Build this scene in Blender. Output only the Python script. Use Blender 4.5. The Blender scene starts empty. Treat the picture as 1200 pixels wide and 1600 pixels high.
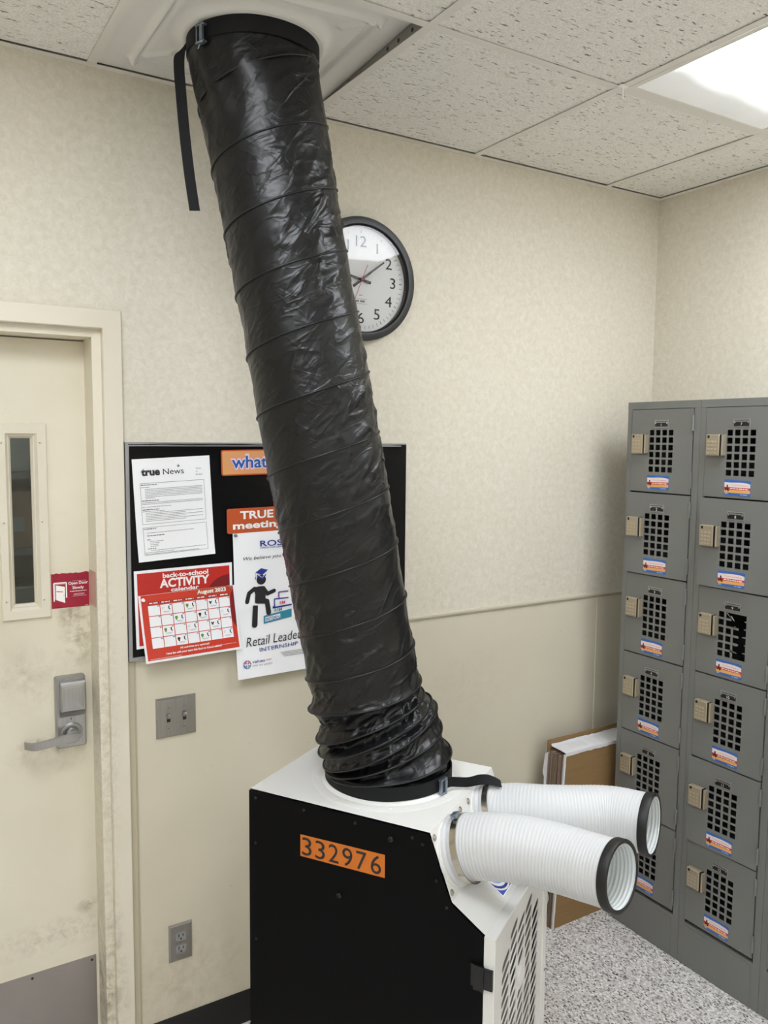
import bpy, math, random
from mathutils import Vector, Matrix, noise
random.seed(7)
S = bpy.context.scene
COL = S.collection
PI = math.pi

# ------------------------------------------------------------------ camera, world, exposure
cam_d = bpy.data.cameras.new('camera')
cam = bpy.data.objects.new('camera', cam_d); COL.objects.link(cam)
RT = Vector((0.85171518, -0.52392892, 0.00892938)); UP = Vector((0.04058064, 0.08293946, 0.995728)); FW = Vector((0.52243129, 0.8477143, -0.09190216))
M3 = Matrix((RT, UP, -FW)).transposed()
cam.matrix_world = Matrix.Translation((-2.61721, -2.22116, 1.80164)) @ M3.to_4x4()
cam_d.sensor_fit = 'VERTICAL'; cam_d.sensor_height = 24.0; cam_d.lens = 24.0 * 1268.67 / 1600
cam_d.clip_start = 0.05
S.camera = cam

w = bpy.data.worlds.new('world'); S.world = w; w.use_nodes = True
w.node_tree.nodes['Background'].inputs[0].default_value = (0.6, 0.65, 0.7, 1)
w.node_tree.nodes['Background'].inputs[1].default_value = 0.3
S.view_settings.view_transform = 'Standard'; S.view_settings.look = 'None'
S.view_settings.gamma = 1; S.view_settings.use_curve_mapping = False
S.view_settings.exposure = 0.38
LAMP = 13.0
S.cycles.use_denoising = True
S.cycles.max_bounces = 10; S.cycles.diffuse_bounces = 6

# ------------------------------------------------------------------ constants
HC = 2.7283          # ceiling height
XL, YF = -4.9, -5.0  # left wall, wall behind the camera
TS = 0.3048

# ------------------------------------------------------------------ materials
def lin(c):
    return tuple(((v/255)/12.92 if v/255 <= .04045 else ((v/255+.055)/1.055)**2.4) for v in c) + (1,)
class NT:
    def __init__(s, name):
        s.m = bpy.data.materials.new(name); s.m.use_nodes = True
        s.t = s.m.node_tree; s.b = s.t.nodes['Principled BSDF']
    def n(s, typ, **k):
        x = s.t.nodes.new(typ)
        for a, v in k.items():
            if a.startswith('i_'):
                key = a[2:]; key = int(key) if key.isdigit() else key
                x.inputs[key].default_value = v
            else: setattr(x, a, v)
        return x
    def l(s, a, b): s.t.links.new(a, b)
    def coord(s, scale=(1, 1, 1), kind='Object'):
        tc = s.n('ShaderNodeTexCoord'); mp = s.n('ShaderNodeMapping'); mp.inputs['Scale'].default_value = scale
        s.l(tc.outputs[kind], mp.inputs[0]); return mp.outputs[0]
    def ramp(s, src, stops, interp='LINEAR'):
        r = s.n('ShaderNodeValToRGB'); r.color_ramp.interpolation = interp
        e = r.color_ramp.elements
        while len(e) < len(stops): e.new(0.5)
        for q, (p, c) in zip(e, stops): q.position = p; q.color = c
        s.l(src, r.inputs[0]); return r.outputs[0]
    def mix(s, f, a, b, blend='MIX'):
        x = s.n('ShaderNodeMix', data_type='RGBA', blend_type=blend)
        for i, v in ((0, f), (6, a), (7, b)):
            if isinstance(v, (tuple, float, int)): x.inputs[i].default_value = v
            else: s.l(v, x.inputs[i])
        return x.outputs[2]
    def bump(s, src, strength=.2, dist=.01):
        x = s.n('ShaderNodeBump'); x.inputs['Strength'].default_value = strength; x.inputs['Distance'].default_value = dist
        s.l(src, x.inputs['Height']); s.l(x.outputs[0], s.b.inputs['Normal']); return x
def mat(name, rgb, rough=.5, metal=0, spec=None, var=0.0, vscale=8, bump=0, bscale=200, bdist=.001):
    t = NT(name); c = lin(rgb); t.b.inputs['Base Color'].default_value = c
    t.b.inputs['Roughness'].default_value = rough; t.b.inputs['Metallic'].default_value = metal
    if spec is not None: t.b.inputs['Specular IOR Level'].default_value = spec
    if var:
        nz = t.n('ShaderNodeTexNoise', i_Scale=vscale, i_Detail=4.0); t.l(t.coord(), nz.inputs[0])
        d = tuple(v*(1-var) for v in c[:3]) + (1,); u = tuple(min(1, v*(1+var)) for v in c[:3]) + (1,)
        t.l(t.ramp(nz.outputs[0], [(.3, d), (.7, u)]), t.b.inputs['Base Color'])
    if bump:
        nz = t.n('ShaderNodeTexNoise', i_Scale=bscale, i_Detail=3.0); t.l(t.coord(), nz.inputs[0]); t.bump(nz.outputs[0], bump, bdist)
    return t.m

def mk_wallpaper():
    t = NT('wallpaper'); co = t.coord()
    n1 = t.n('ShaderNodeTexNoise', i_Scale=52.0, i_Detail=6.0, i_Roughness=.7, i_Distortion=.6); t.l(co, n1.inputs[0])
    n2 = t.n('ShaderNodeTexNoise', i_Scale=2.2, i_Detail=2.0); t.l(co, n2.inputs[0])
    n3 = t.n('ShaderNodeTexNoise', i_Scale=300.0, i_Detail=2.0); t.l(co, n3.inputs[0])
    base = t.ramp(n1.outputs[0], [(.36, lin((216, 209, 192))), (.50, lin((223, 217, 201))), (.64, lin((230, 225, 212)))])
    b2 = t.mix(.10, base, t.ramp(n2.outputs[0], [(.3, lin((200, 190, 168))), (.7, lin((226, 222, 210)))]))
    b3 = t.mix(.08, b2, t.ramp(n3.outputs[0], [(.3, lin((180, 172, 150))), (.7, lin((238, 234, 224)))]))
    t.l(b3, t.b.inputs['Base Color']); t.b.inputs['Roughness'].default_value = .62
    t.b.inputs['Specular IOR Level'].default_value = .3
    t.bump(n3.outputs[0], .12, .001); return t.m
def mk_tile():
    t = NT('acoustic_tile'); co = t.coord((27, 122, 1))
    di = t.n('ShaderNodeTexNoise', i_Scale=1.6, i_Detail=2.0, i_Distortion=.3); t.l(co, di.inputs[0])
    oi = t.n('ShaderNodeObjectInfo'); ad = t.n('ShaderNodeVectorMath', operation='ADD')
    t.l(co, ad.inputs[0]); t.l(oi.outputs['Location'], ad.inputs[1])
    mx = t.n('ShaderNodeVectorMath', operation='MULTIPLY_ADD'); t.l(di.outputs['Color'], mx.inputs[0]); mx.inputs[1].default_value = (1.6, 1.6, 0); t.l(ad.outputs[0], mx.inputs[2])
    vo = t.n('ShaderNodeTexVoronoi', i_Scale=1.15); vo.inputs['Randomness'].default_value = 1.0; t.l(mx.outputs[0], vo.inputs[0])
    m = t.ramp(vo.outputs['Distance'], [(.15, (1, 1, 1, 1)), (.25, (0, 0, 0, 1))])
    sel = t.n('ShaderNodeSeparateColor'); t.l(vo.outputs['Color'], sel.inputs[0])
    on = t.ramp(sel.outputs[0], [(.12, (0, 0, 0, 1)), (.45, (1, 1, 1, 1))])
    mm = t.mix(1.0, m, on, 'MULTIPLY')
    fn = t.n('ShaderNodeTexNoise', i_Scale=240.0, i_Detail=2.0); t.l(t.coord(), fn.inputs[0])
    base = t.ramp(fn.outputs[0], [(.35, lin((226, 224, 218))), (.6, lin((244, 243, 239)))])
    t.l(t.mix(mm, base, lin((122, 116, 108))), t.b.inputs['Base Color']); t.b.inputs['Roughness'].default_value = .95
    t.b.inputs['Specular IOR Level'].default_value = .1
    inv = t.ramp(mm, [(0, (1, 1, 1, 1)), (1, (0, 0, 0, 1))]); t.bump(inv, .6, .003); return t.m
def mk_floor():
    t = NT('speckled_floor'); co = t.coord((1.5, 1, 1))
    v1 = t.n('ShaderNodeTexVoronoi', i_Scale=145.0); t.l(co, v1.inputs[0])
    s1 = t.n('ShaderNodeSeparateColor'); t.l(v1.outputs['Color'], s1.inputs[0])
    c = t.ramp(s1.outputs[0], [(0, lin((130, 123, 122))), (.06, lin((188, 183, 180))), (.26, lin((214, 210, 207))), (.60, lin((229, 226, 223))), (.84, lin((246, 245, 244)))], 'CONSTANT')
    v2 = t.n('ShaderNodeTexVoronoi', i_Scale=165.0); t.l(t.coord((2.0, .9, 1)), v2.inputs[0]); s2 = t.n('ShaderNodeSeparateColor'); t.l(v2.outputs['Color'], s2.inputs[0])
    d = t.ramp(s2.outputs[1], [(0, (1, 1, 1, 1)), (.075, (0, 0, 0, 1))], 'CONSTANT')
    t.l(t.mix(d, c, lin((62, 57, 60))), t.b.inputs['Base Color']); t.b.inputs['Roughness'].default_value = .4; return t.m
def spot_stain(t, base, spots, dark):
    """real dirt marks of their own shape: noise broken smudges round given points (object space)"""
    tc = t.n('ShaderNodeTexCoord')
    for (p, r, k, ns) in spots:
        sub = t.n('ShaderNodeVectorMath', operation='SUBTRACT'); t.l(tc.outputs['Object'], sub.inputs[0]); sub.inputs[1].default_value = p
        dv = t.n('ShaderNodeVectorMath', operation='DIVIDE'); t.l(sub.outputs[0], dv.inputs[0]); dv.inputs[1].default_value = r
        ln = t.n('ShaderNodeVectorMath', operation='LENGTH'); t.l(dv.outputs[0], ln.inputs[0])
        nz = t.n('ShaderNodeTexNoise', i_Scale=ns, i_Detail=6.0, i_Roughness=.7, i_Distortion=.5); t.l(tc.outputs['Object'], nz.inputs[0])
        fall = t.ramp(ln.outputs[1], [(.1, (1, 1, 1, 1)), (1, (0, 0, 0, 1))])
        nn = t.ramp(nz.outputs[0], [(.42, (0, 0, 0, 1)), (.68, (k, k, k, 1))])
        base = t.mix(t.mix(1.0, fall, nn, 'MULTIPLY'), base, dark)
    return base
def mk_door_paint():
    t = NT('cream_door_paint'); co = t.coord()
    n1 = t.n('ShaderNodeTexNoise', i_Scale=3.5, i_Detail=6.0); t.l(co, n1.inputs[0])
    base = t.ramp(n1.outputs[0], [(.3, lin((218, 211, 190))), (.7, lin((229, 223, 205)))])
    sp = [((-2.17, .10, 1.27), (.07, 1, .15), .9, 22), ((-2.19, .10, 1.31), (.05, 1, .06), .8, 45), ((-2.25, .1, .93), (.15, 1, .07), .45, 14),
          ((-2.165, .1, .46), (.05, 1, .025), .9, 30), ((-2.25, .1, .40), (.25, 1, .06), .35, 40), ((-2.31, .1, 1.15), (.12, 1, .12), .35, 18), ((-2.3, .1, .96), (.05, 1, .02), .9, 60)]
    b = spot_stain(t, base, sp, lin((122, 102, 78)))
    n2 = t.n('ShaderNodeTexNoise', i_Scale=60.0, i_Detail=4.0, i_Distortion=1.0); t.l(t.coord((1, 1, 5)), n2.inputs[0])
    b = t.mix(t.ramp(n2.outputs[0], [(.70, (0, 0, 0, 1)), (.78, (.35, .35, .35, 1))]), b, lin((150, 138, 118)))
    t.l(b, t.b.inputs['Base Color']); t.b.inputs['Roughness'].default_value = .38; return t.m
def mk_frame_paint():
    t = NT('frame_paint'); co = t.coord()
    n1 = t.n('ShaderNodeTexNoise', i_Scale=3.0, i_Detail=5.0); t.l(co, n1.inputs[0])
    base = t.ramp(n1.outputs[0], [(.3, lin((220, 213, 194))), (.7, lin((229, 223, 207)))])
    n2 = t.n('ShaderNodeTexNoise', i_Scale=70.0, i_Detail=4.0); t.l(t.coord((1, 1, .3)), n2.inputs[0])
    b = spot_stain(t, base, [((-2.14, 0, .25), (.06, .3, .35), .8, 30), ((-2.14, 0, 1.0), (.05, .3, .7), .4, 60)], lin((120, 106, 86)))
    b = t.mix(t.ramp(n2.outputs[0], [(.73, (0, 0, 0, 1)), (.78, (.5, .5, .5, 1))]), b, lin((130, 118, 98)))
    t.l(b, t.b.inputs['Base Color']); t.b.inputs['Roughness'].default_value = .4; return t.m
def mk_wainscot():
    t = NT('lower_wall_panel'); co = t.coord()
    n1 = t.n('ShaderNodeTexNoise', i_Scale=1.6, i_Detail=4.0); t.l(co, n1.inputs[0])
    base = t.ramp(n1.outputs[0], [(.3, lin((211, 204, 184))), (.7, lin((219, 212, 193)))])
    n2 = t.n('ShaderNodeTexNoise', i_Scale=22.0, i_Detail=5.0, i_Distortion=1.2); t.l(t.coord((1, 1, 2)), n2.inputs[0])
    b = t.mix(t.ramp(n2.outputs[0], [(.70, (0, 0, 0, 1)), (.80, (.4, .4, .4, 1))]), base, lin((150, 138, 114)))
    b = spot_stain(t, b, [((-1.93, 0, .21), (.25, 1, .2), .3, 25), ((-.9, 0, .95), (.3, 1, .15), .10, 30)], lin((140, 126, 100)))
    t.l(b, t.b.inputs['Base Color']); t.b.inputs['Roughness'].default_value = .45; t.b.inputs['Specular IOR Level'].default_value = .3; return t.m
def mk_fabric():
    t = NT('black_vinyl_fabric'); tc = t.n('ShaderNodeTexCoord')
    def slanted(ang, f1, f2):          # creases run slantwise round the sleeve
        h = Vector((.85, -.52, 0)); c_, s_ = math.cos(ang), math.sin(ang)
        d1 = (h*c_+Vector((0, 0, s_)))*f1; d2 = (h*-s_+Vector((0, 0, c_)))*f2; d3 = Vector((.52, .85, 0))*f1
        cb = t.n('ShaderNodeCombineXYZ')
        for i, d in enumerate((d1, d2, d3)):
            dp = t.n('ShaderNodeVectorMath', operation='DOT_PRODUCT'); t.l(tc.outputs['Object'], dp.inputs[0]); dp.inputs[1].default_value = d; t.l(dp.outputs['Value'], cb.inputs[i])
        return cb.outputs[0]
    def ridge(co, dist, w0):
        n = t.n('ShaderNodeTexNoise', i_Scale=1.0, i_Detail=2.5, i_Roughness=.5, i_Distortion=dist); t.l(co, n.inputs[0])
        return t.ramp(n.outputs[0], [(.5-w0, (0, 0, 0, 1)), (.5, (1, 1, 1, 1)), (.5+w0*1.6, (0, 0, 0, 1))])
    n3 = t.n('ShaderNodeTexNoise', i_Scale=6.0, i_Detail=1.0); t.l(tc.outputs['Object'], n3.inputs[0])
    mk = t.ramp(n3.outputs[0], [(.38, (.45, .45, .45, 1)), (.58, (1, 1, 1, 1))])
    r1 = ridge(slanted(.95, 6, 17), .4, .06); r2 = ridge(slanted(.5, 10, 26), .6, .07); r3 = ridge(slanted(-.5, 9, 22), .5, .05)
    mx = t.mix(.42, r1, t.mix(.35, r2, r3)); mx = t.mix(1.0, mx, mk, 'MULTIPLY')
    t.bump(mx, .62, .0042)
    t.b.inputs['Base Color'].default_value = lin((13, 14, 16)); t.b.inputs['Roughness'].default_value = .35
    t.b.inputs['Specular IOR Level'].default_value = .42; return t.m
def mk_white_powder():
    t = NT('white_powder_coat'); t.b.inputs['Base Color'].default_value = lin((223, 223, 220)); t.b.inputs['Roughness'].default_value = .38
    nz = t.n('ShaderNodeTexNoise', i_Scale=900.0, i_Detail=1.0); t.l(t.coord(), nz.inputs[0]); t.bump(nz.outputs[0], .06, .0005); return t.m
def mk_cardboard(name, c):
    t = NT(name); nz = t.n('ShaderNodeTexNoise', i_Scale=6.0, i_Detail=6.0); t.l(t.coord((1, 1, 12)), nz.inputs[0])
    a = lin(c); d = tuple(v*.88 for v in a[:3]) + (1,); t.l(t.ramp(nz.outputs[0], [(.3, d), (.7, a)]), t.b.inputs['Base Color'])
    t.b.inputs['Roughness'].default_value = .8; return t.m
def mk_brushed(name, c, rough=.34):
    t = NT(name); nz = t.n('ShaderNodeTexNoise', i_Scale=4.0, i_Detail=6.0); t.l(t.coord((120, 120, 2)), nz.inputs[0])
    a = lin(c); d = tuple(v*.82 for v in a[:3]) + (1,); t.l(t.ramp(nz.outputs[0], [(.3, d), (.7, a)]), t.b.inputs['Base Color'])
    t.b.inputs['Roughness'].default_value = rough; t.b.inputs['Metallic'].default_value = .85; return t.m
def mk_diffuser():
    t = NT('lit_prismatic_diffuser'); tc = t.n('ShaderNodeTexCoord'); sp = t.n('ShaderNodeSeparateXYZ'); t.l(tc.outputs['Object'], sp.inputs[0])
    ab = t.n('ShaderNodeMath', operation='ABSOLUTE'); t.l(sp.outputs[1], ab.inputs[0])
    nz = t.n('ShaderNodeTexNoise', i_Scale=5.0, i_Detail=2.0); t.l(tc.outputs['Object'], nz.inputs[0])
    ad = t.n('ShaderNodeMath', operation='MULTIPLY_ADD'); t.l(nz.outputs[0], ad.inputs[0]); ad.inputs[1].default_value = .16; t.l(ab.outputs[0], ad.inputs[2])
    g = t.ramp(ad.outputs[0], [(.42, (1, 1, 1, 1)), (.50, (.08, .08, .08, 1)), (.575, (.018, .018, .018, 1)), (.66, (.012, .012, .012, 1))])   # tubes end short of the lens end
    wv = t.n('ShaderNodeTexWave', i_Scale=110.0, wave_type='BANDS', bands_direction='X'); t.l(tc.outputs['Object'], wv.inputs[0])
    k = t.ramp(wv.outputs[0], [(0, (.86, .86, .86, 1)), (1, (1, 1, 1, 1))])
    m = t.mix(1.0, g, k, 'MULTIPLY')
    t.l(t.mix(1.0, m, (.93, .972, 1.03, 1), 'MULTIPLY'), t.b.inputs['Emission Color']); t.b.inputs['Emission Strength'].default_value = LAMP
    t.b.inputs['Base Color'].default_value = lin((225, 225, 222)); t.b.inputs['Roughness'].default_value = .3; return t.m
def mk_backing():
    t = NT('black_paper_backing'); t.b.inputs['Specular IOR Level'].default_value = .2; t.b.inputs['Base Color'].default_value = lin((9, 9, 10)); t.b.inputs['Roughness'].default_value = .42
    nz = t.n('ShaderNodeTexNoise', i_Scale=9.0, i_Detail=4.0, i_Distortion=1.0); t.l(t.coord((1, 1, 1.5)), nz.inputs[0]); t.bump(nz.outputs[0], .25, .01); return t.m
M = dict(
    wallpaper=mk_wallpaper(), tile=mk_tile(), floor=mk_floor(), door=mk_door_paint(), frame=mk_frame_paint(), wains=mk_wainscot(),
    fabric=mk_fabric(), powder=mk_white_powder(), diffuser=mk_diffuser(), backing=mk_backing(),
    card=mk_cardboard('cardboard', (146, 116, 76)), carddark=mk_cardboard('cardboard_edges', (128, 108, 92)), cardlight=mk_cardboard('cardboard_core', (160, 142, 122)),
    tee=mat('grid_paint', (228, 226, 220), .5), teeshade=mat('grid_paint_shaded', (150, 148, 142), .5), plenum=mat('plenum_dark', (40, 38, 36), .9),
    rail=mat('chair_rail_vinyl', (203, 197, 178), .4), jtrim=mat('panel_edge_trim', (190, 182, 158), .45),
    basebd=mat('black_vinyl_base', (16, 16, 17), .4), locker=mat('locker_grey_paint', (122, 123, 121), .34, 0, .5, .03, 5, .05, 700, .0005),
    lockin=mat('locker_inside', (60, 61, 60), .6), gapshade=mat('locker_gap_shadow', (30, 30, 30), .8),
    keypad=mat('keypad_bronze', (180, 168, 146), .38, .45), keybtn=mat('keypad_button', (190, 178, 156), .35, .4), blackp=mat('black_plastic', (9, 9, 10), .35),
    chrome=mat('chrome', (215, 215, 215), .18, 1), alum=mk_brushed('aluminium', (178, 180, 184), .4), steel=mk_brushed('stainless_steel', (176, 174, 170), .3),
    kick=mat('kick_plate_metal', (160, 153, 150), .5, .6, None, .06, 6), lockset=mk_brushed('satin_chrome', (178, 178, 178), .33),
    white=mat('white_paper', (247, 248, 251), .6), whitelet=mat('white_lettering', (248, 246, 244), .5), red=mat('poster_red', (194, 42, 34), .45), redmid=mat('poster_red_orange', (210, 62, 42), .45),
    redback=mat('dark_red_print', (128, 24, 28), .5), orange=mat('print_orange', (192, 84, 38), .5), peach=mat('print_peach', (222, 160, 104), .5), pink=mat('print_pink_halo', (236, 168, 190), .5),
    blue=mat('print_blue', (28, 92, 176), .5), navy=mat('print_navy', (34, 52, 150), .5), teal=mat('print_teal', (44, 138, 162), .5), purple=mat('print_purple', (110, 50, 140), .5),
    ink=mat('black_ink', (32, 32, 36), .6), grey=mat('grey_ink', (125, 125, 128), .6), green=mat('print_green', (96, 146, 60), .6), magenta=mat('print_magenta', (200, 40, 90), .5),
    crimson=mat('decal_crimson', (156, 20, 50), .45), tag=mat('tag_orange', (206, 112, 24), .45), blackpanel=mat('black_side_panel', (6, 6, 7), .5, 0, .10, 0, 8, .08, 500, .0006),
    hose=mat('white_hose_plastic', (204, 206, 208), .45), hosein=mat('hose_lining', (222, 227, 228), .5), rubber=mat('black_rubber', (15, 15, 16), .5, 0, .5, 0, 8, .3, 120, .001),
    piping=mat('black_piping', (12, 13, 15), .42), strap=mat('black_webbing', (15, 16, 19), .7, 0, .3, 0, 8, .3, 900, .0005), zinc=mat('zinc_buckle', (150, 160, 172), .32, .9), clampm=mat('clamp_steel', (196, 190, 180), .22, 1),
    panel=mat('white_abs_panel', (226, 225, 221), .4), stblue=mat('sticker_blue', (58, 108, 190), .45), stred=mat('sticker_red', (206, 44, 44), .45), storange=mat('sticker_orange', (240, 176, 104), .45),
    stwhite=mat('sticker_cream', (240, 228, 224), .45), skin=mat('sticker_brown', (70, 36, 30), .5), dial=mat('clock_dial', (247, 248, 249), .6), clockred=mat('clock_red', (176, 60, 64), .4),
    clockblack=mat('clock_black', (17, 17, 19), .4), almond=mat('grey_receptacle', (150, 150, 150), .4), logoblue=mat('logo_blue', (52, 84, 186), .4), logolight=mat('logo_light_blue', (150, 190, 230), .4),
    filter=mat('filter_mesh', (116, 110, 104), .8, 0, .5, .15, 300), pinkpatch=mat('pale_pink', (212, 178, 164), .4), gapline=mat('gap_line_brown', (134, 120, 104), .8), tape=mat('brown_tape', (150, 118, 84), .3), wrap=mat('white_wrap_paper', (226, 226, 228), .6), dim=mat('dim_room_paint', (120, 126, 122), .8), dim2=mat('dim_shelf', (80, 84, 82), .7), plate=mat('number_tag_black', (22, 22, 22), .4),
)
def mk_glass():
    t = NT('vision_glass'); t.b.inputs['Base Color'].default_value = (.8, .85, .83, 1); t.b.inputs['Roughness'].default_value = .03
    t.b.inputs['Transmission Weight'].default_value = 1; t.b.inputs['IOR'].default_value = 1.45; return t.m
def mk_clockglass():
    t = NT('clock_lens'); t.b.inputs['Base Color'].default_value = (1, 1, 1, 1); t.b.inputs['Roughness'].default_value = .02
    t.b.inputs['IOR'].default_value = 1.27; t.b.inputs['Transmission Weight'].default_value = 1; return t.m
def mk_bfill():
    t = NT('backroom_fill'); t.b.inputs['Emission Color'].default_value = (1, 1, .95, 1); t.b.inputs['Emission Strength'].default_value = 12.0; return t.m
M['glass'] = mk_glass(); M['lens'] = mk_clockglass(); M['bfill'] = mk_bfill()

# ------------------------------------------------------------------ mesh builder
class MB:
    def __init__(s): s.v = []; s.f = []; s.fm = []; s.mats = []
    def mi(s, m):
        m = M[m] if isinstance(m, str) else m
        if m not in s.mats: s.mats.append(m)
        return s.mats.index(m)
    def add(s, vs, fs, m):
        o = len(s.v); i = s.mi(m)
        s.v += [tuple(p) for p in vs]; s.f += [tuple(o+k for k in f) for f in fs]; s.fm += [i]*len(fs)
    def box(s, a, b, m, bev=0):
        x0, y0, z0 = (min(p, q) for p, q in zip(a, b)); x1, y1, z1 = (max(p, q) for p, q in zip(a, b))
        if bev > 0:
            e = min(bev, (x1-x0)*.49, (y1-y0)*.49, (z1-z0)*.49)
            V = []; idx = {}
            def g(i, j, k, ax):
                key = (i, j, k, ax)
                if key not in idx:
                    p = [(x0, x1)[i], (y0, y1)[j], (z0, z1)[k]]; d = [e if not i else -e, e if not j else -e, e if not k else -e]
                    for q in range(3):
                        if q != ax: p[q] += d[q]
                    idx[key] = len(V); V.append(tuple(p))
                return idx[key]
            F = []
            for ax in range(3):
                o1, o2 = [q for q in range(3) if q != ax]
                for sd in (0, 1):
                    r = []
                    for (p, q) in ((0, 0), (1, 0), (1, 1), (0, 1)):
                        c = [0, 0, 0]; c[ax] = sd; c[o1] = p; c[o2] = q; r.append(g(*c, ax))
                    F.append(tuple(r) if (sd == 1) == (ax != 1) else tuple(reversed(r)))
            for ax in range(3):
                o1, o2 = [q for q in range(3) if q != ax]
                for p in (0, 1):
                    for q in (0, 1):
                        c0 = [0, 0, 0]; c0[o1] = p; c0[o2] = q; c1 = list(c0); c1[ax] = 1
                        F.append((g(*c0, o1), g(*c1, o1), g(*c1, o2), g(*c0, o2)))
            for i in (0, 1):
                for j in (0, 1):
                    for k in (0, 1): F.append((g(i, j, k, 0), g(i, j, k, 1), g(i, j, k, 2)))
            s.add(V, F, m); return
        V = [(x0,y0,z0),(x1,y0,z0),(x1,y1,z0),(x0,y1,z0),(x0,y0,z1),(x1,y0,z1),(x1,y1,z1),(x0,y1,z1)]
        s.add(V, [(0,3,2,1),(4,5,6,7),(0,1,5,4),(1,2,6,5),(2,3,7,6),(3,0,4,7)], m)
    def prism(s, pts, fr, t, m, cap=True):
        """pts 2D list, fr(u,v,d)->xyz, extruded from d=0 to d=t"""
        n = len(pts); V = [fr(u, v, 0) for u, v in pts] + [fr(u, v, t) for u, v in pts]
        F = [tuple(range(n)), tuple(range(2*n-1, n-1, -1))] if cap else []
        F += [(i, n+i, n+(i+1) % n, (i+1) % n) for i in range(n)]
        s.add(V, F, m)
    def rings(s, rings, m, closed=True, caps=False):
        n = len(rings[0]); V = [p for r in rings for p in r]; F = []
        for i in range(len(rings)-1):
            for j in range(n if closed else n-1):
                k = (j+1) % n; F.append((i*n+j, i*n+k, (i+1)*n+k, (i+1)*n+j))
        if caps: F += [tuple(range(n-1, -1, -1)), tuple((len(rings)-1)*n+j for j in range(n))]
        s.add(V, F, m)
    def lathe(s, prof, c, ax, m, n=32, caps=False, ref=None):
        """prof: (r, h) along axis ax from point c"""
        ax = Vector(ax).normalized(); e1 = ax.orthogonal().normalized() if ref is None else (Vector(ref)-ax*ax.dot(Vector(ref))).normalized(); e2 = ax.cross(e1); c = Vector(c)
        R = [[c + ax*h + (e1*math.cos(2*PI*j/n)+e2*math.sin(2*PI*j/n))*r for j in range(n)] for r, h in prof]
        s.rings(R, m, True, caps)
    def tube(s, P, r, m, n=10, caps=True):
        P = [Vector(p) for p in P]; R = []; e1 = None
        for i, p in enumerate(P):
            t = (P[min(i+1, len(P)-1)]-P[max(i-1, 0)]).normalized()
            e1 = t.orthogonal().normalized() if e1 is None else (e1-t*t.dot(e1)).normalized()
            e2 = t.cross(e1); rr = r[i] if isinstance(r, (list, tuple)) else r
            R.append([p+(e1*math.cos(2*PI*j/n)+e2*math.sin(2*PI*j/n))*rr for j in range(n)])
        s.rings(R, m, True, caps)
    def build(s, name, parent=None, smooth=False, warp=None, sangle=None, **props):
        me = bpy.data.meshes.new(name)
        V = [warp(*p) for p in s.v] if warp else s.v
        me.from_pydata(V, [], s.f); me.update()
        for m in s.mats: me.materials.append(m)
        me.polygons.foreach_set('material_index', s.fm)
        if smooth: me.polygons.foreach_set('use_smooth', [True]*len(s.f))
        if sangle:
            me.polygons.foreach_set('use_smooth', [True]*len(s.f)); me.set_sharp_from_angle(angle=math.radians(sangle))
        o = bpy.data.objects.new(name, me); COL.objects.link(o)
        if parent: o.parent = parent
        for k, v in props.items(): o[k] = v
        return o
def fixn(o):
    import bmesh
    bm = bmesh.new(); bm.from_mesh(o.data); bmesh.ops.recalc_face_normals(bm, faces=bm.faces); bm.to_mesh(o.data); bm.free(); return o
def empty(name, loc=(0, 0, 0), rot=(0, 0, 0), parent=None, **props):
    o = bpy.data.objects.new(name, None); COL.objects.link(o); o.location = loc; o.rotation_euler = rot
    if parent: o.parent = parent
    for k, v in props.items(): o[k] = v
    return o
def child(mb, name, parent, **k):
    """mesh written in world coordinates, parented to an Empty that stands somewhere: keep it in place"""
    o = mb.build(name, parent, **k); o.matrix_parent_inverse = parent_inv(parent); return o
def parent_inv(p):
    m = Matrix.LocRotScale(p.location, p.rotation_euler, None)
    if p.parent: m = parent_world(p.parent) @ p.matrix_parent_inverse @ m
    return m.inverted()
def parent_world(p):
    m = Matrix.LocRotScale(p.location, p.rotation_euler, None)
    if p.parent: m = parent_world(p.parent) @ p.matrix_parent_inverse @ m
    return m
_tc = {}
def text_geo(txt, bold=0.0, shear=0.0, space=1.0):
    key = (txt, bold, shear, space)
    if key in _tc: return _tc[key]
    cu = bpy.data.curves.new('t', 'FONT'); cu.body = txt; cu.size = 1; cu.offset = bold; cu.shear = shear; cu.space_character = space; cu.resolution_u = 3
    ob = bpy.data.objects.new('t', cu); COL.objects.link(ob); bpy.context.view_layer.update()
    me = bpy.data.meshes.new_from_object(ob.evaluated_get(bpy.context.evaluated_depsgraph_get()))
    vs = [tuple(v.co) for v in me.vertices]; fs = [tuple(p.vertices) for p in me.polygons]
    COL.objects.unlink(ob); bpy.data.objects.remove(ob); bpy.data.curves.remove(cu); bpy.data.meshes.remove(me)
    _tc[key] = (vs, fs); return _tc[key]
def put_text(mb, txt, fr, u, v, h, m, width=None, align='c', bold=0.0, shear=0.0, rot=0.0, d=.0006, space=1.0, condense=1.0):
    """cap height h, placed at (u,v) in the 2D frame fr(u,v,d)"""
    vs, fs = text_geo(txt, bold, shear, space)
    if not vs: return
    x0 = min(p[0] for p in vs); x1 = max(p[0] for p in vs)
    k = h/CAPH[0]; kx = k*condense
    if width: kx = width/(x1-x0)
    off = {'c': -(x0+x1)/2, 'l': -x0, 'r': -x1}[align]
    c, s_ = math.cos(rot), math.sin(rot); V = []
    for p in vs:
        a = (p[0]+off)*kx; b = p[1]*k
        V.append(fr(u+a*c-b*s_, v+a*s_+b*c, d))
    mb.add(V, fs, m)
CAPH = [max(p[1] for p in text_geo('H')[0])]; print('cap height', CAPH)
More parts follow.
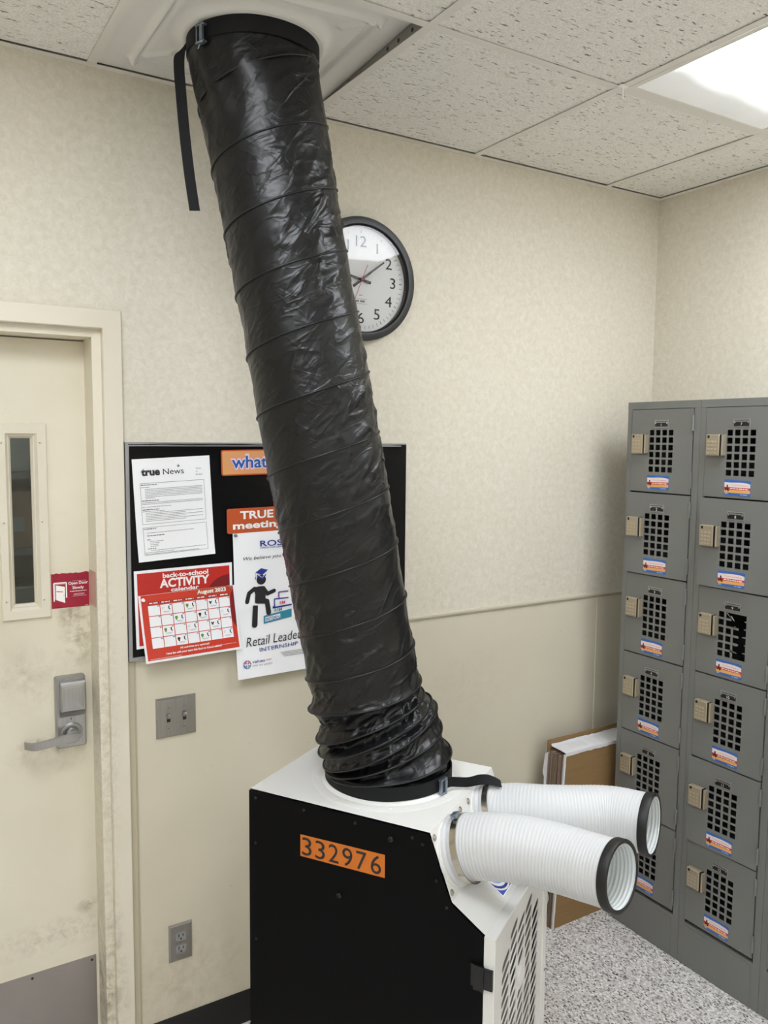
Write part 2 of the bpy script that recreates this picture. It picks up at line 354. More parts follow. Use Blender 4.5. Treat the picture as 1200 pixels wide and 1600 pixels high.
def disc(cx, cy, rx, ry=None, n=20, a0=0, a1=2*PI):
    ry = ry or rx
    full = abs(a1-a0-2*PI) < 1e-6
    return [(cx+rx*math.cos(a0+(a1-a0)*i/(n if full else n-1)), cy+ry*math.sin(a0+(a1-a0)*i/(n if full else n-1))) for i in range(n)]
def rrect(x0, y0, x1, y1, r, n=5):
    P = []
    for cx, cy, a in ((x1-r, y1-r, 0), (x0+r, y1-r, PI/2), (x0+r, y0+r, PI), (x1-r, y0+r, 1.5*PI)):
        P += [(cx+r*math.cos(a+PI/2*i/n), cy+r*math.sin(a+PI/2*i/n)) for i in range(n+1)]
    return P
def flat(mb, pts, fr, m, d=.0003):
    mb.add([fr(u, v, d) for u, v in pts], [tuple(range(len(pts)))], m)
def stroke(mb, pts, w, fr, m, d=.0004, round_=True):
    """thick poly-line printed flat"""
    for (a, b), (c, e) in zip(pts[:-1], pts[1:]):
        L = math.hypot(c-a, e-b) or 1e-6; nx, ny = -(e-b)/L*w/2, (c-a)/L*w/2
        flat(mb, [(a+nx, b+ny), (a-nx, b-ny), (c-nx, e-ny), (c+nx, e+ny)], fr, m, d)
    if round_:
        for a, b in pts: flat(mb, disc(a, b, w/2, n=12), fr, m, d+.00002)
def bars(mb, x0, x1, y, h, fr, m, d=.0004, seed=0):
    """small illegible print: broken word bars"""
    rd = random.Random(seed); x = x0
    while x < x1:
        L = rd.uniform(h*1.5, h*5); e = min(x+L, x1); flat(mb, [(x, y), (e, y), (e, y+h), (x, y+h)], fr, m, d); x = e+h*.7
FY = lambda u, v, d: (u, -d, v)     # frame of things hung on the back wall (front faces -y)

# ------------------------------------------------------------------ room shell
fl = MB(); fl.box((XL, YF, -.1), (0, 0, 0), 'floor'); fl.build('floor', kind='structure')
ceil = empty('ceiling', (0, 0, HC), kind='structure')
DX0, DX1, DT = -3.075, -2.121, 2.075     # door opening in the frame
wb = MB()
wb.box((XL-.12, 0, 0), (DX0-.02, .13, HC+.3), 'wallpaper'); wb.box((DX1+.02, 0, 1.198), (.12, .13, HC+.3), 'wallpaper'); wb.box((DX0-.02, 0, DT+.02), (DX1+.02, .13, HC+.3), 'wallpaper')
wb.box((DX1+.02, .001, 0), (.12, .13, 1.198), 'wains')
wb.build('wall_back', kind='structure')
for nm, a, b in (('wall_right', (0, YF, 0), (.12, 0, HC+.3)), ('wall_left', (XL-.12, YF, 0), (XL, 0, HC+.3)), ('wall_front', (XL-.12, YF-.12, 0), (.12, YF, HC+.3))):
    q = MB(); q.box(a, b, 'wallpaper'); q.build(nm, kind='structure')
q = MB(); q.box((DX1+.06, -.004, 0), (0, .001, .102), 'basebd'); q.build('baseboard_back', kind='structure')
q = MB(); q.box((-.004, YF, 0), (.001, 0, .102), 'basebd'); q.build('baseboard_right', kind='structure')
# chair rail cap with a small nose
rl = MB(); prof = [(0, 1.190), (.0035, 1.190), (.006, 1.194), (.009, 1.197), (.009, 1.203), (.006, 1.207), (0, 1.207)]
rl.rings([[(x, -p[0]+.0005, p[1]) for p in prof] for x in (-2.05, 0)], 'rail', True, True); rl.build('trim_1', kind='structure', label='pale vinyl chair rail cap over the lower wall panel')
rl = MB(); rl.rings([[(-p[0]+.0005, y, p[1]) for p in prof] for y in (0, YF)], 'rail', True, True); fixn(rl.build('trim_2', kind='structure'))
q = MB(); q.box((-2.071, -.005, .0), (-2.052, .001, 1.186), 'jtrim', .002); q.box((-2.052, -.002, 0), (-2.048, .001, 1.186), 'jtrim'); q.build('trim_3', kind='structure')
q = MB(); q.box((-.270, -.002, .102), (-.258, .002, 1.19), 'wains', .001); q.build('trim_4', kind='structure')

# door frame (hollow metal) ------------------------------------------------
fr_ = MB()
SX = -2.1435; SXL = DX0+.0225; ST = 2.054
# face, reveal, stop face, stop side as one profile swept round the opening (right jamb, head, left jamb)
def jamb(off, y): return off, y
prof = [(.049, .001), (.049, -.016), (.047, -.018), (.002, -.018), (0, -.016), (0, .004), (-.0225, .006), (-.0235, .008), (-.0235, .135)]
def pt(corner, o, y):
    if corner == 0: return (DX1+o, y, 0)
    if corner == 1: return (DX1+o, y, DT+(o if o > -.02 else -.021))
    if corner == 2: return (DX0-o, y, DT+(o if o > -.02 else -.021))
    return (DX0-o, y, 0)
fr_.rings([[pt(c, o, y) for o, y in prof] for c in range(4)], 'frame', closed=False)
df = fr_.build('trim_5', kind='structure', label='cream painted metal door frame'); fixn(df)
q = MB(); q.box((DX0-.05, -.006, DT+.0475), (DX1+.050, .001, DT+.0505), 'gapline'); q.build('head_gap_line', df)  # thin brown strip paints the dark gap line over the frame head
q = MB(); q.add([(DX1-.0242, .020, 1.335), (DX1-.0242, .099, 1.335), (DX1-.0242, .099, 1.432), (DX1-.0242, .020, 1.432)], [(0, 1, 2, 3)], 'pinkpatch'); q.build('pink_patch', df, label='pinkish patch on the door stop beside the red decal')  # thin pale pink patch on the stop side, level with the decal

# ------------------------------------------------------------------ the door
DY = .10
door = empty('door_1', (-2.6, DY, 0), kind='structure', label='cream painted door with narrow window and metal kick plate')
VX0, VX1, VZ0, VZ1 = -2.333, -2.285, 1.3484, 1.7903
q = MB()
a0, a1 = -3.05, SX+.0
q.box((a0, DY, .01), (VX0-.006, DY+.045, 2.05), 'door'); q.box((VX1+.006, DY, .01), (a1, DY+.045, 2.05), 'door')
q.box((VX0-.006, DY, VZ1+.006), (VX1+.006, DY+.045, 2.05), 'door'); q.box((VX0-.006, DY, .01), (VX1+.006, DY+.045, VZ0-.006), 'door')
child(q, 'slab', door)
vf = MB()
o_ = (-2.3665, 1.3087, -2.2465, 1.829); b_ = (-2.3475, 1.3325, -2.2705, 1.803); g_ = (VX0, VZ0, VX1, VZ1)
def ringpl(r, y): return [(r[0], y, r[1]), (r[2], y, r[1]), (r[2], y, r[3]), (r[0], y, r[3])]
vf.rings([ringpl(o_, DY), ringpl(o_, DY-.007), ringpl((o_[0]+.002, o_[1]+.002, o_[2]-.002, o_[3]-.002), DY-.009), ringpl(b_, DY-.009), ringpl((b_[0]+.001, b_[1]+.001, b_[2]-.001, b_[3]-.001), DY-.007), ringpl(g_, DY+.010), ringpl(g_, DY+.02)], 'frame')
vo = child(vf, 'vision_frame', door); fixn(vo)
for x, z in [(-2.3565, 1.778), (-2.2636, 1.7786), (-2.3565, 1.5687), (-2.2634, 1.5689), (-2.3565, 1.3598), (-2.2638, 1.3585)]:
    sc = MB(); sc.lathe([(.0001, -.0012), (.003, -.0012), (.0042, 0), (.0042, .0006)][::-1], (x, DY-.0092, z), (0, 1, 0), 'frame', 12)
    sc.box((x-.0012, DY-.0106, z-.0012), (x+.0012, DY-.0103, z+.0012), 'ink'); s_ = child(sc, 'screw', vo)
gp = MB(); gp.box((VX0, DY+.012, VZ0), (VX1, DY+.016, VZ1), 'glass'); child(gp, 'glass_pane', door)
kp = MB(); kp.box((-3.03, DY-.0015, .04), (-2.1515, DY, .306), 'kick'); k_ = child(kp, 'kick_plate', door)
for x in (-2.3229, -2.1635, -2.49, -2.66):
    sc = MB(); sc.lathe([(.0035, -.0022), (.0038, -.0015)], (x, DY, .293), (0, 1, 0), 'ink', 10, True); child(sc, 'screw', k_)
# decal "Open Door Slowly"
dc = MB(); FD = lambda u, v, d: (u, DY-.0004-d, v)
top = [(-2.2440+.0983*i/14, 1.4255+random.uniform(-.003, .001)) for i in range(15)]
flat(dc, [(-2.2440, 1.3285), (-2.1460, 1.3285)] + top[::-1], FD, 'crimson', .0003)
dd = child(dc, 'warning_decal', door, label='crimson decal reading Open Door Slowly')
dt = MB()
stroke(dt, [(-2.2375, 1.348), (-2.2375, 1.398), (-2.2055, 1.398), (-2.2055, 1.356)], .0032, FD, 'whitelet', .0006, False)
stroke(dt, [(-2.2350, 1.353), (-2.2350, 1.395), (-2.2085, 1.395)], .001, FD, 'whitelet', .0007, False)
flat(dt, [(-2.2325, 1.352), (-2.2325, 1.3925), (-2.2095, 1.3865), (-2.2095, 1.342)], FD, 'whitelet', .0008)
flat(dt, [(-2.2115, 1.365), (-2.2125, 1.365), (-2.2125, 1.362), (-2.2115, 1.362)], FD, 'ink', .001)
flat(dt, [(-2.231, 1.374), (-2.231, 1.3765), (-2.214, 1.374), (-2.214, 1.372)], FD, 'orange', .001)
put_text(dt, 'Open Door', FD, -2.1745, 1.3915, .0075, 'whitelet', width=.051, bold=.02)
put_text(dt, 'Slowly', FD, -2.1745, 1.3785, .0075, 'whitelet', width=.030, bold=.02)
bars(dt, -2.196, -2.153, 1.3715, .0017, FD, 'whitelet', .0006, 1)
bars(dt, -2.186, -2.158, 1.3645, .0009, FD, 'whitelet', .0006, 2); bars(dt, -2.187, -2.160, 1.3618, .0009, FD, 'whitelet', .0006, 3)
flat(dt, [(-2.190, 1.3585), (-2.153, 1.3585), (-2.153, 1.3590), (-2.190, 1.3590)], FD, 'whitelet', .0006)
flat(dt, [(-2.190, 1.4005), (-2.153, 1.4005), (-2.153, 1.4010), (-2.190, 1.4010)], FD, 'whitelet', .0006)
bars(dt, -2.158, -2.149, 1.331, .0008, FD, 'whitelet', .0006, 4)
child(dt, 'lettering', dd)
# keypad lever lock
LX0, LX1 = -2.2447, -2.1655
lk = MB()
def rr(x0, z0, x1, z1, r, y, n=4): return [(p[0], y, p[1]) for p in rrect(x0, z0, x1, z1, r, n)]
lk.rings([rr(LX0, .940, LX1, 1.141, .006, DY), rr(LX0, .940, LX1, 1.141, .006, DY-.016), rr(LX0+.004, .944, LX1-.004, 1.137, .006, DY-.022)], 'lockset', True, True)
lock = child(lk, 'lock_body', door, sangle=40, label='satin chrome keypad lock with flip cover'); fixn(lock)
cv = MB(); cv.rings([rr(LX0+.010, 1.047, LX1-.003, 1.130, .004, DY-.020), rr(LX0+.010, 1.047, LX1-.003, 1.130, .004, DY-.040), rr(LX0+.014, 1.051, LX1-.007, 1.120, .004, DY-.044)], 'lockset', True, True)
cv.rings([rr(LX0+.018, 1.056, LX1-.011, 1.1165, .003, DY-.0435), rr(LX0+.018, 1.056, LX1-.011, 1.1165, .003, DY-.0455), rr(LX0+.020, 1.058, LX1-.013, 1.114, .003, DY-.0462)], 'lockset', True, True)
# curved fairing below the cover
cv.rings([[(x, DY-.021-.02*(1-t)**1.5, 1.047-.022*t) for x in (LX0+.010, LX1-.003)] for t in [i/8 for i in range(9)]], 'lockset', closed=False)
fixn(child(cv, 'keypad_cover', lock, sangle=40))
HB = (-2.2055, .983)
hb = MB(); hb.lathe([(.029, 0), (.029, .003), (.026, .006), (.0225, .0065), (.0215, .003), (.019, .003), (.0175, .014), (.0165, .030), (.0145, .0335), (.011, .034)], (HB[0], DY-.022, HB[1]), (0, -1, 0), 'lockset', 28, True)
hb.box((-2.2075, DY-.0235, 1.0205), (-2.2045, DY-.0215, 1.0235), 'ink')
child(hb, 'lever_rose', lock, sangle=35)
lv = MB()
sec = []
path = [(-2.190, .983, .053, .008), (-2.2055, .982, .057, .0145), (-2.225, .980, .058, .0125), (-2.26, .9765, .058, .0115), (-2.300, .973, .057, .011), (-2.313, .972, .050, .0105), (-2.328, .973, .034, .010)]
for x, z, dy, hh in path:
    sec.append([(x, DY-dy-.007, z+hh*.8), (x, DY-dy-.008, z-hh*.8), (x, DY-dy-.004, z-hh), (x, DY-dy+.004, z-hh*.9), (x, DY-dy+.004, z+hh*.9), (x, DY-dy-.003, z+hh)])
lv.rings(sec, 'lockset', True, True); fixn(child(lv, 'lever', lock, sangle=35, label='satin chrome lever handle'))
# store room seen through the narrow pane
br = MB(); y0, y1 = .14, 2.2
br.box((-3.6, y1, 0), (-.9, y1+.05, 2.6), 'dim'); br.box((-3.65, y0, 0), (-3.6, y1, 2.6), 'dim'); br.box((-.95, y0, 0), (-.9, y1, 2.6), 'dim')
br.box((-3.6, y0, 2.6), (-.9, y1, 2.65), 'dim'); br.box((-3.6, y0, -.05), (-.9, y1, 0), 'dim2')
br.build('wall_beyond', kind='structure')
bl_ = MB(); bl_.box((-2.6, 1.0, 2.57), (-2.3, 1.6, 2.598), 'bfill'); tagk = bl_.build('backroom_fill_lamp', label='unseen fill lamp added in the store room behind the door', category='fill lamp')  # unseen lamp added to brighten the view through the pane
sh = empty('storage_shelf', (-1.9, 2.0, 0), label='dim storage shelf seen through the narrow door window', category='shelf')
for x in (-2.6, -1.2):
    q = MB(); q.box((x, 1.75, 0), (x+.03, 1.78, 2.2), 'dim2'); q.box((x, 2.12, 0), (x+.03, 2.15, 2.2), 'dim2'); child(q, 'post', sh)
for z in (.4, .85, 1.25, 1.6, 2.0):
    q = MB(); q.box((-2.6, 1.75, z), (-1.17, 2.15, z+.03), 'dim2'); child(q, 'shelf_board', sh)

for x, z, w_, h_, m_, lb in ((-2.06, 1.63, .26, .16, 'dim', 'pale box on the upper dim shelf behind the narrow door window'), (-2.14, 1.28, .30, .26, 'carddark', 'brown carton on the middle dim shelf behind the narrow door window'), (-2.02, .88, .30, .22, 'dim', 'grey box on the lower dim shelf behind the narrow door window')):
    q = MB(); q.box((x-w_/2, 1.78, z), (x+w_/2, 2.10, z+h_), m_, .004); q.box((x-.02, 1.778, z+h_*.3), (x+.06, 1.78, z+h_*.55), 'grey')
    q.build('storage_box', label=lb, category='box', group='boxes on the store room shelf')

# ------------------------------------------------------------------ ceiling grid, tiles, wall angle
xs = [-.022]; x = -TS
while x > XL+.1: xs.append(x); x -= 2*TS
xs.append(XL+.022)
ys = [-.022, -.6287]
y = -.6287-4*TS
while y > YF+.1: ys.append(y); y -= 4*TS
ys.append(YF+.022)
def tee(a, b, web=.038, name='ceiling_tee'):
    q = MB(); (ax, ay), (bx, by) = a, b
    if ax == bx: q.box((ax-.012, ay, -.0010), (ax+.012, by, .0004), 'tee'); q.box((ax-.001, ay, 0), (ax+.001, by, web), 'tee')
    else: q.box((ax, ay-.012, -.0006), (bx, ay+.012, .0006), 'tee'); q.box((ax, ay-.001, 0), (bx, ay+.001, web), 'tee')
    return q.build(name, ceil)
for x in xs[1:-1]: tee((x, YF+.001), (x, -.001))
for i in range(len(xs)-1):
    for y in ys[1:-1]:
        tee((xs[i]-(.012 if i else .0), y), (xs[i+1]+(.012 if i < len(xs)-2 else 0), y))
for a, b in (((-.022, YF, -.001), (0, 0, .0002)), ((XL, -.022, -.0012), (0, 0, 0)), ((XL, YF, -.001), (XL+.022, 0, .0002)), ((XL, YF, -.0012), (0, YF+.022, 0))):
    q = MB(); q.box(a, b, 'tee'); q.build('wall_angle', ceil)
lamp_cells = []
PANEL = (3, 0)
for i in range(len(xs)-1):
    for j in range(len(ys)-1):
        x1, x0, y1, y0 = xs[i], xs[i+1], ys[j], ys[j+1]
        if (i, j) == PANEL: continue
        if (i, j) in ((1, 1), (4, 1), (1, 3), (4, 3), (6, 2)):  # last cell is an unseen extra troffer added as fill
            lamp_cells.append((x0, x1, y0, y1)); continue
        q = MB(); cx, cy = (x0+x1)/2, (y0+y1)/2; hx, hy = (x1-x0)/2-.004, (y1-y0)/2-.004
        # lay-in board with a small tegular edge and uneven seat
        q.box((-hx, -hy, .0024), (hx, hy, .018), 'tile')
        o = q.build('ceiling_tile', ceil); o.location = (cx, cy, random.uniform(0, .0008))
# deck over the plenum
q = MB(); q.box((XL, YF, .28), (0, 0, .3), 'plenum'); q.build('deck', ceil)

def troffer(c, label):
    x0, x1, y0, y1 = c
    if y1-y0 > 1.3: y0 = y1-1.2192
    t = empty('ceiling_light', ((x0+x1)/2, (y0+y1)/2, HC), label=label, category='ceiling light', group='fluorescent troffers in the ceiling grid')
    hx, hy = (x1-x0)/2-.013, (y1-y0)/2-.013
    q = MB(); w_ = .018
    q.rings([[(-hx, -hy, .0), (hx, -hy, .0), (hx, hy, .0), (-hx, hy, .0)], [(-hx, -hy, -.0012), (hx, -hy, -.0012), (hx, hy, -.0012), (-hx, hy, -.0012)],
             [(-hx+w_, -hy+w_, -.0012), (hx-w_, -hy+w_, -.0012), (hx-w_, hy-w_, -.0012), (-hx+w_, hy-w_, -.0012)], [(-hx+w_, -hy+w_, .004), (hx-w_, -hy+w_, .004), (hx-w_, hy-w_, .004), (-hx+w_, hy-w_, .004)]], 'tee')
    fixn(q.build('frame', t))
    q = MB(); q.box((-hx, -hy, .006), (hx, hy, .1), 'tee'); q.build('housing', t)
    q = MB(); q.box((-hx+w_, -hy+w_, .001), (hx-w_, hy-w_, .0045), 'diffuser'); q.build('diffuser', t, label='glowing prismatic lens')
    return t
lab = ['lit ceiling light nearest the lockers and right wall', 'lit ceiling light nearest the right wall, behind the camera', 'lit ceiling light in the middle of the room behind the camera',
       'lit ceiling light near the door, above and left of the camera', 'unseen ceiling light added as fill at the rear left behind the camera']
order = sorted(lamp_cells, key=lambda c: (-c[0], -c[1]))
for c, l in zip(sorted(lamp_cells, key=lambda c: (-c[0], -c[3])), [lab[0], lab[1], lab[2], lab[3], lab[4]]): troffer(c, l)

# ------------------------------------------------------------------ white adaptor panel in the ceiling
PX0, PX1, PY0, PY1 = xs[4]+.004, xs[3]-.004, ys[1]+.004, ys[0]-.002
ap = empty('duct_adaptor_panel', (-1.83, -.34, HC), label='white moulded plastic ceiling panel with raised ribs around the black duct', category='ceiling panel')
N = 130
hx, hy = (PX1-PX0)/2, (PY1-PY0)/2; cx0, cy0 = (PX0+PX1)/2, (PY0+PY1)/2
CXD, CYD = -1.83, -.34
def gauss(v, s): return math.exp(-(v/s)**2)
def panel_h(x, y):
    """height of the moulded face below the grid: ribs stand proud towards the room"""
    u, v = (x-cx0)/hx, (y-cy0)/hy
    z = .003
    e = max(abs(u), abs(v))
    du, dv = abs(abs(u)-.74)*hx, abs(abs(v)-.74)*hy
    if e < .80:
        if abs(v) < .78: z -= .012*gauss(du, .0065)
        if abs(u) < .78: z -= .012*gauss(dv, .0065)
    z -= .004*(1 if e < .70 else 0)*min(1, (.70-e)*hx/.01 if e < .70 else 0)
    rx, ry = x-CXD, y-CYD; r = math.hypot(rx, ry)
    if .20 < r:
        for k in range(4):
            a = PI/4+k*PI/2; al = rx*math.cos(a)+ry*math.sin(a); pe = -rx*math.sin(a)+ry*math.cos(a)
            if .20 < al < .30: z -= .010*gauss(pe, .0065)*min(1, (al-.20)/.015, (.30-al)/.015)
    if r < .20: z -= .012*(max(0, 1-max(0, r-.165)/.03))**2
    tilt = .034*max(0, (u+1)/2)**2*max(0, (-v+1)/2)        # near right corner has lifted out of the grid
    return z+tilt
q = MB(); R = []
for i in range(N+1):
    R.append([])
    for j in range(N+1):
        x = PX0+(PX1-PX0)*i/N; y = PY0+(PY1-PY0)*j/N
        R[-1].append((x, y, HC+panel_h(x, y)))
NB = N+1; V = [p for r in R for p in r] + [(p[0], p[1], p[2]+.003) for r in R for p in r]; F = []; o2 = NB*NB
for i in range(N):
    for j in range(N):
        a = i*NB+j; F.append((a, a+1, a+NB+1, a+NB)); F.append((o2+a, o2+a+NB, o2+a+NB+1, o2+a+1))
for j in range(N):
    for a, b in ((j, j+1), (N*NB+j+1, N*NB+j)): F.append((a, o2+a, o2+b, b))
    for a, b in (((j+1)*NB, j*NB), (j*NB+N, (j+1)*NB+N)): F.append((a, o2+a, o2+b, b))
q.add(V, F, 'panel'); fixn(child(q, 'moulded_panel', ap, smooth=True))
q = MB(); q.lathe([(.163, .02), (.163, -.004), (.148, -.006), (.140, -.020), (.138, -.020), (.138, .02)], (CXD, CYD, HC-.006), (0, 0, 1), 'panel', 48); fixn(child(q, 'collar', ap, sangle=40))
# black gap seen past the lifted corner: tee web painted in a shaded grey, with punched holes
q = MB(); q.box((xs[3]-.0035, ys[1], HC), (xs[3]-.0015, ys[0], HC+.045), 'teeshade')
for yy in (-.56, -.50, -.45, -.25): q.box((xs[3]-.0042, yy-.004, HC+.014), (xs[3]-.0034, yy+.004, HC+.022), 'ink')
q.build('tee_web', ceil).matrix_parent_inverse = Matrix.Translation((0, 0, -HC))
# small clear hook under the grid crossing
hk = MB(); hk.box((-.935, -.655, HC-.0035), (-.905, -.640, HC-.0012), 'whitelet', .001); hk.tube([(-.92, -.647, HC-.003), (-.921, -.648, HC-.02), (-.9205, -.6475, HC-.034)], .0016, 'whitelet', 8)
hk.build('ceiling_hook', label='small white hook clipped under the ceiling grid crossing', category='hook')

# ------------------------------------------------------------------ black flexible duct
ctrl = [(-1.832, -.338, 2.725, .150), (-1.831, -.339, 2.68, .151), (-1.807, -.352, 2.534, .146), (-1.785, -.366, 2.387, .143), (-1.761, -.38, 2.237, .142), (-1.737, -.394, 2.084, .143), (-1.713, -.409, 1.93, .144),
        (-1.690, -.422, 1.773, .145), (-1.665, -.439, 1.614, .144), (-1.64, -.455, 1.453, .142), (-1.616, -.472, 1.29, .141), (-1.602, -.481, 1.191, .143), (-1.592, -.487, 1.124, .148), (-1.574, -.497, 1.070, .157),
        (-1.557, -.508, 1.024, .161), (-1.549, -.514, .990, .158), (-1.546, -.517, .955, .157), (-1.546, -.517, .938, .157)]
def crom(P, t):
    i = min(int(t), len(P)-2); f = t-i
    p0, p1, p2, p3 = P[max(i-1, 0)], P[i], P[i+1], P[min(i+2, len(P)-1)]
    return [0.5*((2*b)+(-a+c)*f+(2*a-5*b+4*c-d)*f*f+(-a+3*b-3*c+d)*f**3) for a, b, c, d in zip(p0, p1, p2, p3)]
ND = 3000
smp = [crom(ctrl, (len(ctrl)-1)*i/ND) for i in range(ND+1)]
CW = Vector((-2.61721, -2.22116, 1.80164))
# ridge heights (z of the axis) where the spiral wire passes the right hand side, top to bottom
RZ = [2.655, 2.512, 2.366, 2.224, 2.080, 1.936, 1.790, 1.652, 1.520, 1.384, 1.262, 1.168, 1.112, 1.078, 1.050, 1.018, .985, .955, .930]
def phase(z):
    if z >= RZ[0]: return -(z-RZ[0])/.145
    for k in range(len(RZ)-1):
        if RZ[k] >= z >= RZ[k+1]: return k+(RZ[k]-z)/(RZ[k]-RZ[k+1])
    return len(RZ)-1
def pitch(z):
    for k in range(len(RZ)-1):
        if RZ[k] >= z >= RZ[k+1]: return RZ[k]-RZ[k+1]
    return .14 if z > 2 else .03
TH0 = math.atan2(RT.y, RT.x)
NTH = 200
# sample rows evenly by a density that grows at the crushed foot
acc = [0.0]
for i in range(ND):
    a, b = smp[i], smp[i+1]; L = math.dist(a[:3], b[:3]); acc.append(acc[-1]+L*(1 if a[2] > 1.22 else 3.2))
NR = 560; rows = []; k = 0
for i in range(NR+1):
    tgt = acc[-1]*i/NR
    while k < ND-1 and acc[k+1] < tgt: k += 1
    f = (tgt-acc[k])/max(1e-9, acc[k+1]-acc[k]); rows.append([u+(v-u)*f for u, v in zip(smp[k], smp[k+1])]+[k])
q = MB(); R = []
def nz(x, y, z): return noise.noise(Vector((x, y, z)))
def crease(x, y, z, k): return max(0.0, 1-abs(nz(x, y, z))*k)
def frame_at(c):
    k = c[4]; t = (Vector(smp[min(k+8, ND)][:3])-Vector(smp[max(k-8, 0)][:3])).normalized()
    if c[2] < .97: t = Vector((0, 0, -1)) .lerp(t, max(0, (c[2]-.938)/.032)).normalized()
    e1 = (Vector((1, 0, 0))-t*t.x).normalized(); e2 = e1.cross(t)
    return (e1, e2 if e2.y > 0 else -e2)
def surf(c, e1, e2, th, wire=False):
    z = c[2]; p = pitch(z); foot = max(0, min(1, (1.22-z)/.12)); ph = phase(z)
    endf = min(1, max(0, (z-.955)/.02))*min(1, max(0, (2.690-z)/.05))
    fph = 0 if wire else (ph+((th-TH0)/(2*PI))) % 1.0
    s_ = math.sin(PI*fph); D = e1*math.cos(th)+e2*math.sin(th); P_ = Vector(c[:3])+D*c[3]; x, y = P_.x, P_.y
    swell = endf*foot*(.012*nz(x*5, y*5, ph*1.3)+.005*math.sin(ph*2.4))
    sag = -(.0030+(.004+.42*min(p, .055))*foot)*s_**.9*(1+.5*nz(x*7, y*7, z*5))
    u = (x+y)*9+z*5; v = (y-x)*9
    low = nz(x*6, y*6, z*5); ar = ((th-1.05) % (2*PI))*.145
    patch = max(.25, min(1.1, .6+1.6*nz(x*4+9, y*4, z*3.3)+foot+.35*(2.1-z)))
    a1 = ar*.62+z*.78; b1 = -ar*.78+z*.62; a2 = ar*.90+z*.43; b2 = -ar*.43+z*.90
    cr = crease(a1*6, b1*20, 3.1, 6)*.0038+crease(a2*9+7, b2*26, 1.7, 6)*.0028+crease(x*19, y*19+5, z*12, 6)*.0016
    off = endf*(sag+min(1, s_*1.5)*(cr*patch*(1+.8*foot)+.0030*low))+swell
    gather = .0
    if z > 2.50: gather = .0048*min(1, (z-2.50)/.12)*math.sin(th*8+2.4*math.sin(th*2)+z*16)*min(1, (2.70-z)/.04+.1)
    if z < .975: gather = .003*math.sin(th*17+3*math.sin(th*3))
    if wire: off = swell+.0012
    return P_+D*(off+gather*(.35+.65*endf)*(0 if wire else 1))
for c in rows:
    e1, e2 = frame_at(c); R.append([surf(c, e1, e2, 2*PI*j/NTH) for j in range(NTH)])
duct = empty('flexible_duct', (-1.546, -.517, .9335), label='black ribbed fabric exhaust duct from the cooler top to the ceiling', category='duct')
q.rings(R, 'fabric'); fo = child(q, 'duct_sleeve', duct, smooth=True); fixn(fo)
# the spiral wire in its piping: one continuous helix
WP = []
zz = [r[2] for r in rows]
ph0, ph1 = phase(2.690), phase(.962); n = int((ph1-ph0)*72); k = 0
for i in range(n+1):
    pv = ph0+(ph1-ph0)*i/n
    while k < len(rows)-2 and phase(rows[k+1][2]) < pv: k += 1
    f = (pv-phase(rows[k][2]))/max(1e-9, phase(rows[k+1][2])-phase(rows[k][2])); c = [a+(b-a)*f for a, b in zip(rows[k], rows[k+1])]; c[4] = int(c[4])
    e1, e2 = frame_at(c); WP.append(surf(c, e1, e2, TH0-2*PI*pv, True))
q = MB(); q.tube(WP, .0025, 'piping', 8); fixn(child(q, 'spiral_wire', duct, smooth=True, label='raised black spiral piping'))
def band(c, ax, r, z0, z1, m, ext=.0, n=96, wob=0.0, th=.003):
    q = MB(); ax = Vector(ax).normalized(); e1 = Vector((1, 0, 0)); e1 = (e1-ax*ax.dot(e1)).normalized(); e2 = ax.cross(e1); c = Vector(c)
    R = []
    for r_, h in ((r, z0), (r+th, z0+.001), (r+th, z1-.001), (r, z1)):
        R.append([c+ax*(h+wob*math.sin(3*2*PI*j/n))+(e1*math.cos(2*PI*j/n)+e2*math.sin(2*PI*j/n))*(r_+wob*.6*math.sin(5*2*PI*j/n)) for j in range(n)])
    R.append(R[0]); q.rings(R, m); return q
bt = child(band((-1.831, -.339, 2.680), (0, 0, 1), .1525, .0, .038, 'strap', wob=.001), 'top_strap', duct, smooth=False, sangle=40, label='black webbing strap cinched round the duct top')
bb = child(band((-1.546, -.517, .941), (0, 0, 1), .159, .0, .036, 'strap', wob=.0012), 'bottom_strap', duct, sangle=40, label='black strap cinched round the duct foot')
q = MB(); q.lathe([(.1575, .0), (.160, .0), (.160, .012), (.1575, .012)], (-1.546, -.517, .9345), (0, 0, 1), 'fabric', 64); fixn(child(q, 'cuff', duct))
def ribbon(P, W, m, th=.0014):
    """flat webbing along points P with a width direction per point W"""
    q = MB(); R = []; P = [Vector(p) for p in P]
    for i, p in enumerate(P):
        t = (P[min(i+1, len(P)-1)]-P[max(i-1, 0)]).normalized(); wv = Vector(W[i]) if isinstance(W[0], (tuple, list, Vector)) else Vector(W)
        n_ = t.cross(wv).normalized(); R.append([p+wv/2+n_*th/2, p-wv/2+n_*th/2, p-wv/2-n_*th/2, p+wv/2-n_*th/2])
    q.rings(R, m, True, True); return q
def smooth_path(P, n=6):
    out = []
    for i in range((len(P)-1)*n+1): out.append(crom(P, i/n))
    return out
sp = smooth_path([(-1.972, -.292, 2.708), (-1.985, -.288, 2.700), (-1.9935, -.286, 2.680), (-1.9945, -.284, 2.655), (-1.992, -.283, 2.62), (-1.984, -.283, 2.52), (-1.973, -.283, 2.42), (-1.9605, -.283, 2.335)])
hw = Vector((.85, -.52, 0)).normalized()*.025
Wd = [Vector((0, 0, .025)).lerp(hw, min(1, i/14)) if i < 14 else hw for i in range(len(sp))]
Wd = [v.normalized()*.025 for v in Wd]
fixn(child(ribbon(sp, Wd, 'strap'), 'strap_tail', duct, sangle=40, label='loose strap end hanging left of the duct'))
